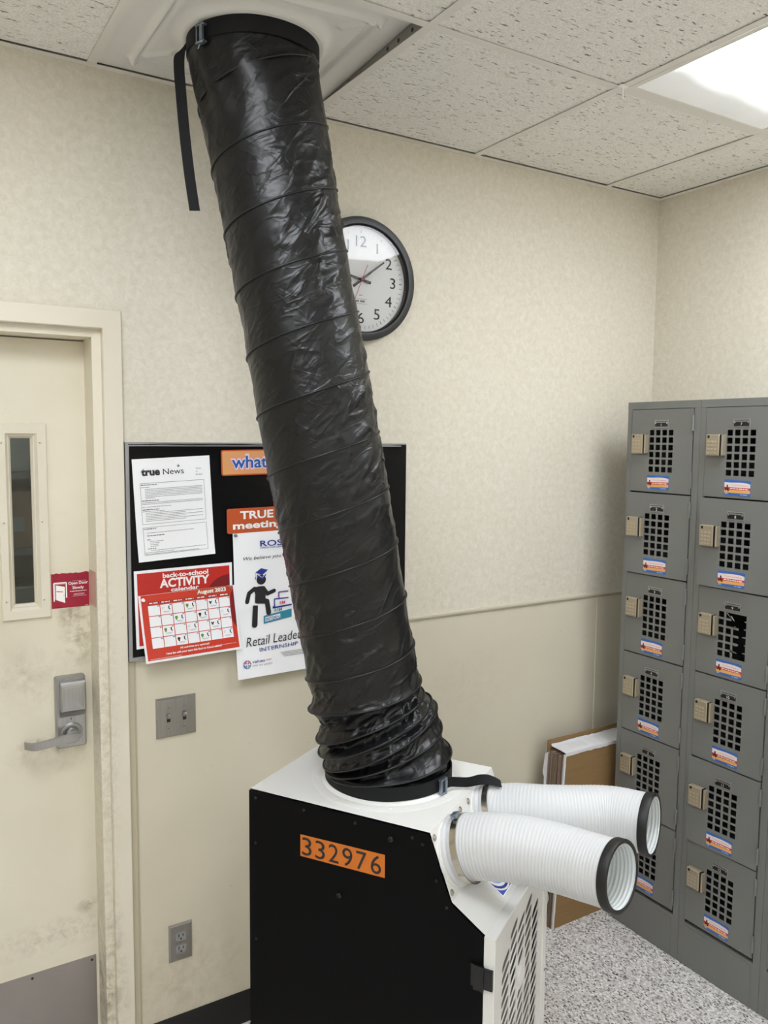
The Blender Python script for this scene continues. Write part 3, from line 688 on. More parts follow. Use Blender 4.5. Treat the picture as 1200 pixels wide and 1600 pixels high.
# cam buckle at the top left
def buckle(c, t, up, name, parent, sc=1.0):
    t = Vector(t).normalized(); up = Vector(up).normalized(); nn = t.cross(up).normalized(); c = Vector(c); q = MB()
    def B(a0, a1, b0, b1, d0, d1, m='zinc'):
        V = [c+t*a*sc+up*b*sc+nn*d*sc for d in (d0, d1) for a, b in ((a0, b0), (a1, b0), (a1, b1), (a0, b1))]
        q.add(V, [(0, 3, 2, 1), (4, 5, 6, 7), (0, 1, 5, 4), (1, 2, 6, 5), (2, 3, 7, 6), (3, 0, 4, 7)], m)
    B(-.014, .014, .016, .020, 0, .010); B(-.014, .014, -.020, -.016, 0, .010); B(-.013, -.009, -.016, .016, .002, .009); B(.003, .011, -.016, .016, .006, .012); B(-.004, .000, -.016, .016, .003, .007)
    for sgn in (-1, 1):
        P = [c+(up*sgn*.018+nn*.009+t*.007)*sc, c+(up*sgn*.022+nn*.009+t*.007)*sc]; q.tube(P, .003*sc, 'zinc', 8)
    q.tube([c+(t*-.006-up*.020+nn*.004)*sc, c+(t*-.012-up*.028+nn*.004)*sc], .0015*sc, 'zinc', 6)
    o = child(q, name, parent, label='zinc plated cam buckle'); fixn(o); return o
av = Vector((-.62, -.78, 0)).normalized()
av2 = Vector((-.96, -.12, 0)).normalized()
pb = Vector((-1.831, -.339, 2.686))+Vector((-.857, -.2, 0)).normalized()*.155
pb = Vector((-1.831, -.339, 2.686))+Vector((-.93, -.37, 0)).normalized()*.156
nb = Vector((-.93, -.37, 0)).normalized(); buckle(pb, Vector((nb.y, -nb.x, 0)) if Vector((nb.y, -nb.x, 0)).cross(Vector((0, 0, 1))).dot(nb) > 0 else -Vector((nb.y, -nb.x, 0)), (0, 0, 1), 'buckle', duct)
nb = (Vector((-1.492, -.665, 0))-Vector((-1.546, -.517, 0))).normalized(); tb = Vector((nb.y, -nb.x, 0)); tb = tb if tb.cross(Vector((0, 0, 1))).dot(nb) > 0 else -tb
pb = Vector((-1.546, -.517, .957))+nb*.163
buckle(pb, tb, (0, 0, 1), 'buckle', duct, .95)
sp = smooth_path([(pb.x+.005, pb.y-.003, .957), (-1.462, -.668, .958), (-1.440, -.676, .956), (-1.416, -.682, .953), (-1.392, -.690, .956), (-1.374, -.700, .957), (-1.357, -.712, .953), (-1.345, -.722, .9475)], 5)
Wd = []
for i in range(len(sp)):
    f = i/(len(sp)-1); v = Vector((0, 0, 1)).lerp(Vector((.45, .75, .25)), max(0, min(1, (f-.45)*1.8))).normalized(); Wd.append(v*.025)
fixn(child(ribbon(sp, Wd, 'strap'), 'strap_tail', duct, sangle=40, label='loose strap end lying towards the far hose'))

# ------------------------------------------------------------------ the portable air cooler
P0 = Vector((-1.8815, -.4035, 0)); AV = Vector((.52175875, -.85309308, 0)); BV = Vector((.85309308, .52175875, 0)); W_ = .417
def bx(s, b, z): return P0+AV*s+BV*b+Vector((0, 0, z))
ac = empty('portable_air_cooler', tuple(bx(.3, W_/2, 0)), label='white and black portable air cooler cabinet standing on the floor', category='air cooler')
PF = [(0, .075), (0, .933), (.485, .933), (.540, .787), (.618, .734), (.618, .075)]
q = MB()
ins = .006
q.rings([[bx(s, b, z) for s, z in PF] for b in (ins, W_-ins)], 'powder', True, False)
# rolled edges of the sheet metal wrap
body = child(q, 'body', ac); fixn(body)
def sidepanel(b0, b1, name, lab_):
    q = MB(); pf = [(.0, .06), (.0, .930), (.4835, .930), (.5385, .785), (.6165, .732), (.6165, .06)]
    q.rings([[bx(s, b, z) for s, z in pf] for b in (b0, b1)], 'blackpanel', True, True); o = child(q, name, ac, label=lab_); fixn(o); return o
pn = sidepanel(0, ins, 'side_panel', 'flat black side panel'); sidepanel(W_-ins, W_, 'side_panel', 'flat black side panel on the far side')
def screw(c, n_, r, parent, m='blackp', name='screw'):
    q = MB(); q.lathe([(r, 0), (r, r*.35), (r*.75, r*.6), (r*.35, r*.65), (r*.3, r*.35)], c, n_, m, 14, True); return child(q, name, parent, sangle=40)
for s, z, r in ((.392, .899, .0065), (.258, .729, .0065)): screw(bx(s, 0, z), -BV, r, pn)
for s, z in ((.02, .915), (.16, .915), (.30, .915), (.445, .915), (.47, .905), (.02, .80), (.505, .83), (.53, .775), (.02, .55)): screw(bx(s, 0, z), -BV, .0035, pn)
# orange asset number
FS = lambda u, v, d: tuple(bx(u, -.0006-d, v))
q = MB(); flat(q, [(.1505, .799), (.3775, .803), (.3775, .858), (.1505, .853)], lambda u, v, d: tuple(bx(u, -.0004, v)), 'tag'); tg = child(q, 'asset_label', ac, label='orange label with the number 332976')
q = MB()
for ch, u in zip('332976', (.169, .206, .243, .280, .317, .355)):
    put_text(q, ch, FS, u, .8040+(u-.15)*.018, .0435, 'ink', width=.027)
child(q, 'lettering', tg)
# round duct flange on top
fc = bx(.300, .2165, .933); fc = Vector((-1.546, -.517, .933))
q = MB(); q.lathe([(.196, 0), (.196, .0012), (.192, .0022), (.170, .0022), (.164, .006), (.1555, .012), (.1555, .03), (.150, .03), (.150, .0)], fc, (0, 0, 1), 'powder', 72); fl_ = child(q, 'duct_flange', ac, sangle=30); fixn(fl_)
for k in range(8):
    a = k*PI/4+.25; q = MB(); q.lathe([(.0055, 0), (.0055, .001), (.003, .0022), (.001, .0024)], fc+Vector((math.cos(a)*.183, math.sin(a)*.183, .0022)), (0, 0, 1), 'powder', 12, True); child(q, 'rivet', fl_)
# nozzle face: plates, collars, clamps, hoses
NN = (AV*.146+Vector((0, 0, .055))).normalized(); NV = (Vector((0, 0, 1))*.146-AV*.055).normalized()
def npt(b, t, d): return bx(.5125, b, .860)+NV*t+NN*d
hoses = [
    dict(b=.094, pts=[None, (-1.516, -.808, .870), (-1.477, -.868, .887), (-1.436, -.928, .893), (-1.400, -.990, .894), (-1.374, -1.056, .897), (-1.355, -1.121, .903)], lab='near white ribbed air hose with black end ring'),
    dict(b=.300, pts=[None, (-1.338, -.716, .866), (-1.310, -.745, .872), (-1.262, -.796, .877), (-1.200, -.842, .880), (-1.137, -.893, .884), (-1.092, -.981, .888)], lab='far white ribbed air hose with black end ring'),
]
for H in hoses:
    b = H['b']; c0 = npt(b, 0, 0)
    q = MB()
    pl = [(b+.090*math.cos(2*PI*k/48), .0765*math.sin(2*PI*k/48)) for k in range(48)]
    q.rings([[npt(u, v, d) for u, v in pl] for d in (0, .003)], 'powder', True, True)
    hz_ = empty('nozzle', tuple(c0), parent=ac); hz_.matrix_parent_inverse = parent_inv(ac)
    fixn(child(q, 'mounting_plate', hz_))
    q = MB(); q.lathe([(.078, 0), (.078, .006), (.0745, .009), (.0715, .012), (.0700, .035), (.066, .035), (.066, 0)], npt(b, 0, .003), NN, 'hose', 56); fixn(child(q, 'hose_collar', hz_, sangle=35))
    for u, v in ((-.077, .062), (.077, .062), (-.077, -.062), (.077, -.062)):
        if not .012 < b+u < W_-.012: u *= .93
        q = MB(); q.lathe([(.0075, 0), (.0075, .001), (.0055, .002), (.004, .0035), (.001, .004)], npt(b+u, v, .0005), NN, 'clampm', 14, True); child(q, 'bolt', hz_, sangle=40)
    # hose
    pts = [tuple(npt(b, 0, .016))+(0,)] + [p+(0,) for p in H['pts'][1:]]
    SN = 1200; sm = [Vector(crom(pts, (len(pts)-1)*i/SN)[:3]) for i in range(SN+1)]
    L = [0]; [L.append(L[-1]+(sm[i+1]-sm[i]).length) for i in range(SN)]
    rib = .0085; nrows = int(L[-1]/rib*8); RO = []; RI = []; k = 0; prev = None; NH = 56
    for i in range(nrows+1):
        tg_ = L[-1]*i/nrows
        while k < SN-1 and L[k+1] < tg_: k += 1
        p = sm[k].lerp(sm[k+1], (tg_-L[k])/max(1e-9, L[k+1]-L[k])); t = (sm[min(k+12, SN)]-sm[max(k-12, 0)]).normalized()
        if k < 60: t = NN.lerp(t, k/60).normalized()
        e1 = (Vector((0, 0, 1))-t*t.z).normalized(); e2 = t.cross(e1)
        r = .0732-.0030*tg_/L[-1]+.00030*math.sin(2*PI*tg_/rib)+.0005*nz(tg_*30, b*9, 0)
        r += .0006*math.exp(-((tg_-.0)/.02)**2)
        prev = (p, t, e1, e2)
        for RR, rr_ in ((RO, r), (RI, .0652+2.2*.00030*math.sin(2*PI*tg_/rib))):
            RR.append([p+(e1*math.cos(2*PI*j/NH)+e2*math.sin(2*PI*j/NH))*rr_ for j in range(NH)])
    q = MB(); q.rings(RO, 'hose'); q.rings(RI[::-1], 'hosein'); ho = child(q, 'air_hose', ac, smooth=True, label=H['lab'])
    p, t, e1, e2 = prev
    q = MB(); q.lathe([(.0690, -.020), (.0730, -.0205), (.0742, -.018), (.0742, -.001), (.0732, .001), (.0715, .0015), (.0672, .0012), (.0665, 0), (.0665, -.006), (.0685, -.008), (.0690, -.020)], p, t, 'rubber', 56); fixn(child(q, 'end_ring', ho, sangle=35, label='black rubber end ring'))
    q = MB(); ci = sm[48] if True else None; tt = (sm[60]-sm[30]).normalized()
    q.lathe([(.0735, -.0075), (.0765, -.0075), (.0765, .0075), (.0735, .0075), (.0735, -.0075)], npt(b, 0, .032), NN, 'clampm', 64); cl_ = child(q, 'clamp', ho, sangle=35, label='stainless worm drive clamp'); fixn(cl_)
    q = MB()
    d0 = (NV*.9-BV*.1).normalized(); cc = npt(b, 0, .030)+d0*.081
    tv = BV
    V = [cc+tv*a*.011+NN*bb_*.007+d0*c_*.005 for c_ in (-1, 1) for a, bb_ in ((-1, -1), (1, -1), (1, 1), (-1, 1))]
    q.add(V, [(0, 3, 2, 1), (4, 5, 6, 7), (0, 1, 5, 4), (1, 2, 6, 5), (2, 3, 7, 6), (3, 0, 4, 7)], 'zinc'); q.tube([cc-tv*.018, cc+tv*.008], .0042, 'zinc', 8); fixn(child(q, 'clamp_screw', ho))
# sticker on the lower slope
MV = (AV*.078-Vector((0, 0, .053)))  ; ML = MV.length
MN = (AV*.053+Vector((0, 0, .078))).normalized(); MVn = (AV*.078-Vector((0, 0, .053))).normalized()
def slp(b, t, d): return tuple(bx(.540, b, .787)+MVn*t+MN*d)
FSl = lambda u, v, d: slp(u, v, .0005+d)
q = MB(); flat(q, [(.154, .0835), (.262, .0835), (.262, .004), (.154, .004)], FSl, 'whitelet', 0); lg = child(q, 'logo_sticker', ac, label='blue and white logo sticker partly hidden by the hose')
q = MB(); flat(q, [(.157, .0805), (.259, .0805), (.259, .007), (.157, .007)], FSl, 'logoblue', .0002)
for k, (r, m) in enumerate(((.052, 'whitelet'), (.0475, 'navy'), (.041, 'whitelet'), (.034, 'logolight'), (.026, 'whitelet'), (.017, 'logoblue'), (.012, 'logolight'))):
    P = [(min(.259, max(.157, .196+r*math.cos(2*PI*i/40))), min(.0805, max(.007, .028+r*math.sin(2*PI*i/40)))) for i in range(40)]
    flat(q, P, FSl, m, .0003+.00005*k)
child(q, 'logo_print', lg)
# front grille panel: real slots
G0, G1 = .618, .643
def gp_(b, z, d): return tuple(bx(G1+d, b, z))
q = MB()
GZ0, GZ1 = .075, .7335
q.rings([[tuple(bx(G0, b, z)) for b, z in ((0, GZ0), (W_, GZ0), (W_, GZ1), (0, GZ1))], [gp_(b, z, -.002) for b, z in ((0, GZ0), (W_, GZ0), (W_, GZ1), (0, GZ1))],
         [gp_(b, z, 0) for b, z in ((.002, GZ0+.002), (W_-.002, GZ0+.002), (W_-.002, GZ1-.002), (.002, GZ1-.002))],
         [gp_(b, z, 0) for b, z in ((.028, GZ0+.028), (W_-.028, GZ0+.028), (W_-.028, GZ1-.028), (.028, GZ1-.028))],
         [gp_(b, z, -.004) for b, z in ((.030, GZ0+.030), (W_-.030, GZ0+.030), (W_-.030, GZ1-.030), (.030, GZ1-.030))]], 'powder')
gr = child(q, 'grille_frame', ac); fixn(gr)
q = MB(); cb0, cb1, cz0, cz1 = .062, W_-.070, GZ0+.030, GZ1-.030
nc, nr = 5, 21; cw = (cb1-cb0)/nc; chh = (cz1-cz0)/nr
ctr = ((cb0+cb1)/2, .525)
def slot(cx, cz, hw_, hh, sl):
    """rounded slanting slot, 16 points"""
    P = []
    for i in range(16):
        a = 2*PI*(i+.5)/16; x_ = math.copysign(abs(math.cos(a))**.45, math.cos(a))*hw_; y_ = math.copysign(abs(math.sin(a))**.8, math.sin(a))*hh
        P.append((cx+x_, cz+y_+sl*x_))
    return P
def cellring(x0, z0, x1, z1, sl, cxm):
    P = []
    for i in range(16):
        a = 2*PI*(i+.5)/16; c_, s_ = math.cos(a), math.sin(a); k_ = max(abs(c_), abs(s_))
        u, v = c_/k_, s_/k_
        x_ = (x0+x1)/2+u*(x1-x0)/2; z_ = (z0+z1)/2+v*(z1-z0)/2
        P.append((x_, z_))
    # exact corners
    for i, (u, v) in ((1, (1, 1)), (2, (1, 1)), (5, (-1, 1)), (6, (-1, 1)), (9, (-1, -1)), (10, (-1, -1)), (13, (1, -1)), (14, (1, -1))):
        pass
    return P
TH = .0022; ext = {}
for i in range(nc):
    for j in range(nr):
        x0, x1, z0, z1 = cb0+cw*i, cb0+cw*(i+1), cz0+chh*j, cz0+chh*(j+1)
        SLP = .30
        cx_, cz_ = (x0+x1)/2, (z0+z1)/2
        r_ = math.hypot(cx_-ctr[0], cz_-ctr[1])
        edge = (i in (0, nc-1) and (j < 1 or j > nr-2))
        if i in (0, nc-1) and j >= nr-2: continue
        if r_ < .034:
            st = chh*.5*(i % 2); w2 = .36*cw/2
            q.add([gp_(x0, z0-w2+st, -.004), gp_(x1, z0+w2+st, -.004), gp_(x1, z1+w2+st, -.004), gp_(x0, z1-w2+st, -.004)], [(0, 1, 2, 3)], 'powder'); continue
        SL = .36; sz = lambda u: SL*(u-cx_); st = chh*.5*(i % 2)       # slanting cells, staggered column by column
        if cz_+cw*.5*SL+st+chh*.5 > cz1 or cz_-cw*.5*SL-chh*.5 < cz0:
            continue
        hw_ = cw*.475; hh = chh*.42
        if r_ < .075: hw_ *= .78
        P = []
        for k in range(16):
            a_ = 2*PI*(k+.5)/16; x_ = math.copysign(abs(math.cos(a_))**.62, math.cos(a_))*hw_; y_ = math.copysign(abs(math.sin(a_))**.8, math.sin(a_))*hh
            P.append((cx_+x_, cz_+y_+SL*x_+st))
        O = [(u, v+sz(u)+st) for u, v in ((x0, z0), (x1, z0), (x1, z1), (x0, z1))]
        base = [gp_(u, v, -.004) for u, v in O]+[gp_(u, v, -.004) for u, v in P]+[gp_(u, v, -.004-TH) for u, v in P]
        F = []
        ext.setdefault(i, []).append((O[0][1], O[1][1], O[3][1], O[2][1]))
        # quadrants: slot points 0..3 (NE), 4..7 (NW), 8..11 (SW), 12..15 (SE)
        cn = {0: 2, 1: 3, 2: 0, 3: 1}
        for qd in range(4):
            c_ = cn[qd]
            for k in range(4):
                a = 4+(qd*4+k) % 16; bq = 4+(qd*4+k+1) % 16
                if k < 3: F.append((c_, bq, a))
                else: F.append((c_, cn[(qd+1) % 4], bq, a))
        F += [(4+k, 4+(k+1) % 16, 20+(k+1) % 16, 20+k) for k in range(16)]
        q.add(base, F, 'powder')
for i, L_ in ext.items():      # solid margins above and below each column of slots
    x0, x1 = cb0+cw*i, cb0+cw*(i+1); lo = min(L_); hi = max(L_, key=lambda e: e[2])
    q.add([gp_(x0, cz0, -.004), gp_(x1, cz0, -.004), gp_(x1, lo[1], -.004), gp_(x0, lo[0], -.004)], [(0, 1, 2, 3)], 'powder')
    q.add([gp_(x0, hi[2], -.004), gp_(x1, hi[3], -.004), gp_(x1, cz1, -.004), gp_(x0, cz1, -.004)], [(0, 1, 2, 3)], 'powder')
for u0, u1 in ((.030, cb0), (cb1, W_-.030)): q.add([gp_(u0, cz0, -.004), gp_(u1, cz0, -.004), gp_(u1, cz1, -.004), gp_(u0, cz1, -.004)], [(0, 1, 2, 3)], 'powder')
gs = child(q, 'slotted_grille', gr, label='white grille of slanting slots'); fixn(gs)
q = MB(); q.box((0, 0, 0), (0, 0, 0), 'plenum'); q = MB()
q.add([tuple(bx(G0+.001, b, z)) for b, z in ((.03, GZ0+.03), (W_-.03, GZ0+.03), (W_-.03, GZ1-.03), (.03, GZ1-.03))], [(0, 1, 2, 3)], 'filter'); child(q, 'filter', gr, label='dark filter mesh behind the grille')
q = MB()
ec = bx(G1-.004, ctr[0], ctr[1]+chh*.2); q.lathe([(.024, 0), (.024, .0025), (.021, .004), (.017, .003), (.016, .0012), (.001, .0012)], ec, AV, 'powder', 32); q.lathe([(.036, .0004), (.001, .0006)], ec, AV, 'powder', 32); child(q, 'round_emblem', gr, sangle=40)
for z in (GZ1-.045, .42, .12): screw(bx(G1, W_-.012, z), AV, .0035, gr, 'zinc')
# latch on the left edge of the grille frame
q = MB()
def bbx(s0, s1, b0, b1, z0, z1, m):
    V = [tuple(bx(s, b, z)) for z in (z0, z1) for s, b in ((s0, b0), (s1, b0), (s1, b1), (s0, b1))]
    q.add(V, [(0, 3, 2, 1), (4, 5, 6, 7), (0, 1, 5, 4), (1, 2, 6, 5), (2, 3, 7, 6), (3, 0, 4, 7)], m)
bbx(.619, .640, -.006, .001, .618, .664, 'blackp'); bbx(.597, .619, -.0075, .0, .612, .668, 'blackp'); bbx(.590, .600, -.004, 0, .618, .668, 'blackp'); q.tube([bx(.618, -.007, .612), bx(.618, -.007, .669)], .003, 'blackp', 8)
fixn(child(q, 'latch', ac, label='black plastic latch'))
# casters
for s in (.07, .55):
    for b in (.06, W_-.06):
        q = MB(); c = bx(s, b, .035); q.lathe([(.035, -.012), (.035, .012)], c, BV, 'rubber', 24, True)
        V = [c+AV*a+BV*bb_+Vector((0, 0, z)) for z in (0, .042) for a, bb_ in ((-.018, -.018), (.018, -.018), (.018, .018), (-.018, .018))]
        q.add(V, [(0, 3, 2, 1), (4, 5, 6, 7), (0, 1, 5, 4), (1, 2, 6, 5), (2, 3, 7, 6), (3, 0, 4, 7)], 'zinc'); fixn(child(q, 'caster', ac))

# ------------------------------------------------------------------ wall clock
CX, CZ = -1.347, 2.2815
ck = empty('wall_clock', (CX, -.001, CZ), label='round black rimmed wall clock half hidden behind the black duct', category='clock')
CC = lambda r, h: None
q = MB(); q.lathe([(.181, 0), (.185, .006), (.185, .028), (.1835, .031), (.166, .0335), (.163, .033), (.1575, .026), (.1575, .010)], (CX, -.001, CZ), (0, -1, 0), 'clockblack', 96); fixn(child(q, 'rim', ck, sangle=35))
FC = lambda u, v, d: (CX+u, -.012-d, CZ+v)
q = MB(); flat(q, disc(0, 0, .160, n=72), FC, 'dial', 0); child(q, 'dial', ck)
q = MB()
for k in range(60):
    a = k*PI/30; r0, r1 = .139, .1485; wd = .0011 if k % 5 else .002
    stroke(q, [(math.sin(a)*r0, math.cos(a)*r0), (math.sin(a)*r1, math.cos(a)*r1)], wd, FC, 'ink', .0005, False)
child(q, 'minute_marks', ck); q = MB()
for h in range(1, 13):
    a = h*PI/6; put_text(q, str(h), FC, math.sin(a)*.115, math.cos(a)*.115-.016, .032, 'ink', condense=1.15, space=.9); child(q, 'numeral', ck); q = MB()

stroke(q, [(-.022, -.058), (.022, -.058)], .0009, FC, 'grey', .0005, False); stroke(q, [(-.022, -.072), (.022, -.072)], .0009, FC, 'grey', .0005, False); bars(q, -.018, .018, -.067, .005, FC, 'grey', .0005, 3); bars(q, -.006, .006, -.047, .002, FC, 'grey', .0005, 5)
child(q, 'maker_mark', ck)
def hand(deg, L, T, w0, w1, m, d, name):
    a = math.radians(deg); s_, c_ = math.sin(a), math.cos(a); q = MB()
    P = [(-T*s_-w0*c_, -T*c_+w0*s_), (L*s_-w1*c_, L*c_+w1*s_), (L*s_+w1*c_, L*c_-w1*s_), (-T*s_+w0*c_, -T*c_-w0*s_)]
    q.prism(P, lambda u, v, t: FC(u, v, d+t), .0008, m); fixn(child(q, name, ck))
hand(53, .100, .038, .0042, .0020, 'clockblack', .006, 'minute_hand'); hand(282, .072, .034, .0042, .0032, 'clockblack', .004, 'hour_hand'); hand(203, .10, .050, .0008, .0008, 'clockred', .008, 'second_hand')
q = MB(); q.lathe([(.0045, 0), (.0045, .004), (.003, .005)], (CX, -.0195, CZ), (0, -1, 0), 'clockred', 16, True); child(q, 'hub', ck)
q = MB(); q.lathe([(.0001, 0), (.1580, 0), (.1580, .0015), (.0001, .0015)], (CX, -.0265, CZ), (0, -1, 0), 'lens', 72); fixn(child(q, 'glass_lens', ck))

# ------------------------------------------------------------------ notice board and what is pinned on it
BX0, BX1, BZ0, BZ1 = -2.0695, -1.1745, 1.184, 1.782
nb_ = empty('notice_board', ((BX0+BX1)/2, 0, BZ0), label='aluminium framed notice board covered in black paper on the back wall', category='notice board')
q = MB(); FWD = .011
def rect(a, b, c, d, y): return [(a, y, b), (c, y, b), (c, y, d), (a, y, d)]
q.rings([rect(BX0, BZ0, BX1, BZ1, 0), rect(BX0, BZ0, BX1, BZ1, -.015), rect(BX0+.001, BZ0+.001, BX1-.001, BZ1-.001, -.0165), rect(BX0+FWD-.001, BZ0+FWD-.001, BX1-FWD+.001, BZ1-FWD+.001, -.0165), rect(BX0+FWD, BZ0+FWD, BX1-FWD, BZ1-FWD, -.0155), rect(BX0+FWD, BZ0+FWD, BX1-FWD, BZ1-FWD, -.008)], 'alum')
fixn(child(q, 'frame', nb_, label='grey aluminium frame'))
q = MB(); NXX, NZZ = 60, 40; V = []; F = []
for i in range(NXX+1):
    for j in range(NZZ+1):
        x = BX0+.0085+(BX1-BX0-.011)*i/NXX; z = BZ0+.0085+(BZ1-BZ0-.013)*j/NZZ
        ed = min(i, NXX-i, j, NZZ-j)
        y = -.0125-.0012*nz(x*9, z*9, 1)-(.0048 if (i > NXX-2 or j > NZZ-1) else 0)
        if j == NZZ: z += .0018*nz(x*14, 3, 0)
        V.append((x, y, z))
for i in range(NXX):
    for j in range(NZZ):
        a = i*(NZZ+1)+j; F.append((a, a+NZZ+1, a+NZZ+2, a+1))
q.add(V, F, 'backing'); child(q, 'paper_backing', nb_, smooth=True, label='crinkled black backing paper')

def sheet_obj(name, x, z, y, ang, label, category, tilt=0.0, group=None):
    o = empty(name, (x, y, z), (tilt, -math.radians(ang), 0), label=label, category=category)
    if group: o['group'] = group
    return o
def sheet(W, H, m, t=.0004, nx=12, nz_=16):
    q = MB(); V = []; F = []
    for i in range(nx+1):
        for j in range(nz_+1): V.append((W*i/nx, 0, -H*j/nz_))
    for i in range(nx):
        for j in range(nz_):
            a = i*(nz_+1)+j; F.append((a, a+1, a+nz_+2, a+nz_+1))
    q.add(V, F, m); return q
FL = lambda u, v, d: (u, -d, v)
def kid(mb, name, parent, warp=None, **k): return mb.build(name, parent, warp=warp, **k)
# 1 newsletter
o = sheet_obj('newsletter', -2.0525, 1.736, -.0165, 2.7, 'white printed newsletter sheet pinned at top left of the notice board', 'notice')
wp = lambda x, y, z: (x, y-.005*max(0, (-z-.2)/.08)**2, z)
kid(sheet(.2159, .2794, 'white'), 'paper_sheet', o, wp, smooth=True)
q = MB()
put_text(q, 'true', FL, .022, -.045, .0185, 'grey', width=.052, align='l', bold=.06)
put_text(q, 'true', FL, .0235, -.0455, .0175, 'ink', width=.050, align='l', bold=.02, d=.0009)
put_text(q, 'News', FL, .082, -.0455, .0155, 'ink', width=.058, align='l')
flat(q, [(.121, -.024), (.1255, -.020), (.130, -.024), (.1255, -.028)], FL, 'grey', .0005)
put_text(q, 'Week', FL, .174, -.036, .0042, 'grey', align='l'); put_text(q, 'of', FL, .174, -.0445, .0042, 'grey', align='l'); put_text(q, '8/14/23', FL, .174, -.053, .0042, 'grey', align='l')
def boxline(x0, y0, x1, y1, w=.0007):
    stroke(q, [(x0, y0), (x1, y0), (x1, y1), (x0, y1), (x0, y0)], w, FL, 'ink', .0005, False)
boxline(.018, -.0665, .196, -.178); boxline(.018, -.187, .196, -.262)
sd = 10
for yy, a, b, k in [(-.070, .02, .063, 1), (-.076, .02, .043, 0)] + [(-.0815-.0042*i, .03, .19-.04*(i == 6), 0) for i in range(6)] + [(-.106, .03, .055, 0), (-.113, .02, .066, 1)] + [(-.118-.004*i, .02, .19, 0) for i in range(2)] + [(-.130, .02, .10, 0), (-.1375, .02, .066, 1), (-.142, .02, .08, 0)] + [(-.1465-.0044*i, .028, .188-.05*(i % 2), 0) for i in range(6)] + [(-.190, .02, .055, 1), (-.201, .028, .16, 0), (-.209, .028, .075, 1), (-.220, .028, .037, 1), (-.2245, .035, .072, 0), (-.229, .035, .06, 0), (-.2335, .035, .058, 0), (-.238, .035, .057, 0), (-.2445, .028, .05, 1), (-.2495, .035, .19, 0), (-.2545, .02, .10, 0), (-.2585, .02, .17, 0)]:
    bars(q, a, b, yy-.0019, .0013+.0006*k, FL, 'ink' if k else 'grey', .0005, sd); sd += 1
kid(q, 'lettering', o, wp)
# 2 peach header card
o = sheet_obj('header_card', -1.803, 1.7605, -.0165, 1.0, 'peach card with blue word what, along the top of the notice board', 'notice')
q = MB(); P = rrect(0, -.073, .27, 0, .006); q.prism(P, FL, .0008, 'orange'); fixn(kid(q, 'card', o))
q = MB(); flat(q, rrect(.0035, -.0695, .2665, -.0035, .004), FL, 'peach', .0012); put_text(q, 'what', FL, .027, -.053, .039, 'pink', width=.120, align='l', bold=.085, d=.0015); put_text(q, 'what', FL, .0295, -.052, .036, 'whitelet', width=.114, align='l', bold=.045, d=.0018)
put_text(q, 'what', FL, .031, -.0515, .034, 'blue', width=.110, align='l', bold=.02, d=.0022)
kid(q, 'lettering', o)
# 3 orange meeting card
o = sheet_obj('meeting_card', -1.788, 1.5925, -.0180, 1.0, 'orange card with white words TRUE meeting, pinned above the internship poster', 'notice')
q = MB(); q.prism(rrect(0, -.072, .235, 0, .006), FL, .0008, 'orange'); fixn(kid(q, 'card', o))
q = MB(); put_text(q, 'TRUE', FL, .040, -.031, .0215, 'whitelet', width=.104, align='l', bold=.03, d=.0015); put_text(q, 'meeting', FL, .0175, -.0595, .0195, 'whitelet', width=.158, align='l', bold=.03, d=.0015)
kid(q, 'lettering', o)
# 4 back-to-school header sheet
RA = (.2794, .2159)
o = sheet_obj('activity_poster', -2.0532, 1.4335, -.0185, 1.0, 'red back-to-school activity sheet behind the August calendar', 'poster')
kid(sheet(.2794, .2159, 'white'), 'paper_sheet', o)
q = MB(); flat(q, [(.008, -.008), (.2714, -.008), (.2714, -.208), (.008, -.208)], FL, 'red', .0004)
P = [(.2714, -.075)]+[(.2714+.075*math.cos(a), -.105+.072*math.sin(a)) for a in [PI/2+ (PI/2)*i/12 for i in range(13)]]; P = [(min(.2714, u), v) for u, v in P]
flat(q, [(.2714, -.032)]+P[1:]+[(.2714, -.105)], FL, 'redback', .0006)
put_text(q, 'back-to-school', FL, .143, -.0255, .0125, 'whitelet', width=.130, bold=.03, d=.0008); put_text(q, 'ACTIVITY', FL, .140, -.0520, .0225, 'whitelet', width=.142, bold=.035, d=.0008); put_text(q, 'calendar', FL, .140, -.0655, .0105, 'whitelet', width=.080, bold=.03, d=.0008)
kid(q, 'print', o)
# 5 calendar
o = sheet_obj('calendar', -2.0435, 1.3655, -.0215, 1.4, 'red August 2023 calendar page hanging below the notice board edge', 'calendar')
CWd, CHt = .276, .187
wp = lambda x, y, z: (x+ .010*(-z/CHt), y-.016*max(0, -z/CHt)**2, z)
kid(sheet(CWd, CHt, 'white'), 'paper_sheet', o, wp, smooth=True)
q = MB(); NX_ = 14
def strip(x0, y0, x1, y1, m, d):       # subdivided so that it follows the curl
    n = 20
    for i in range(n):
        a, b = y0+(y1-y0)*i/n, y0+(y1-y0)*(i+1)/n; flat(q, [(x0, a), (x1, a), (x1, b), (x0, b)], FL, m, d)
strip(.006, -.0005, .2705, -.1805, 'redmid', .0009)
P = [(.2705, -.010), (.262, -.022), (.256, -.06), (.258, -.10), (.2705, -.125)]; flat(q, P, FL, 'redback', .0013)
flat(q, [(.160, .0), (.252, .0), (.252, -.0165), (.160, -.0165)], FL, 'orange', .0014); put_text(q, 'August 2023', FL, .206, -.0135, .0105, 'whitelet', width=.085, bold=.03, d=.0019)
gx0, gx1, gy0, gy1 = .022, .258, -.030, -.150; cwid = (gx1-gx0)/7; chg = (gy0-gy1)/4
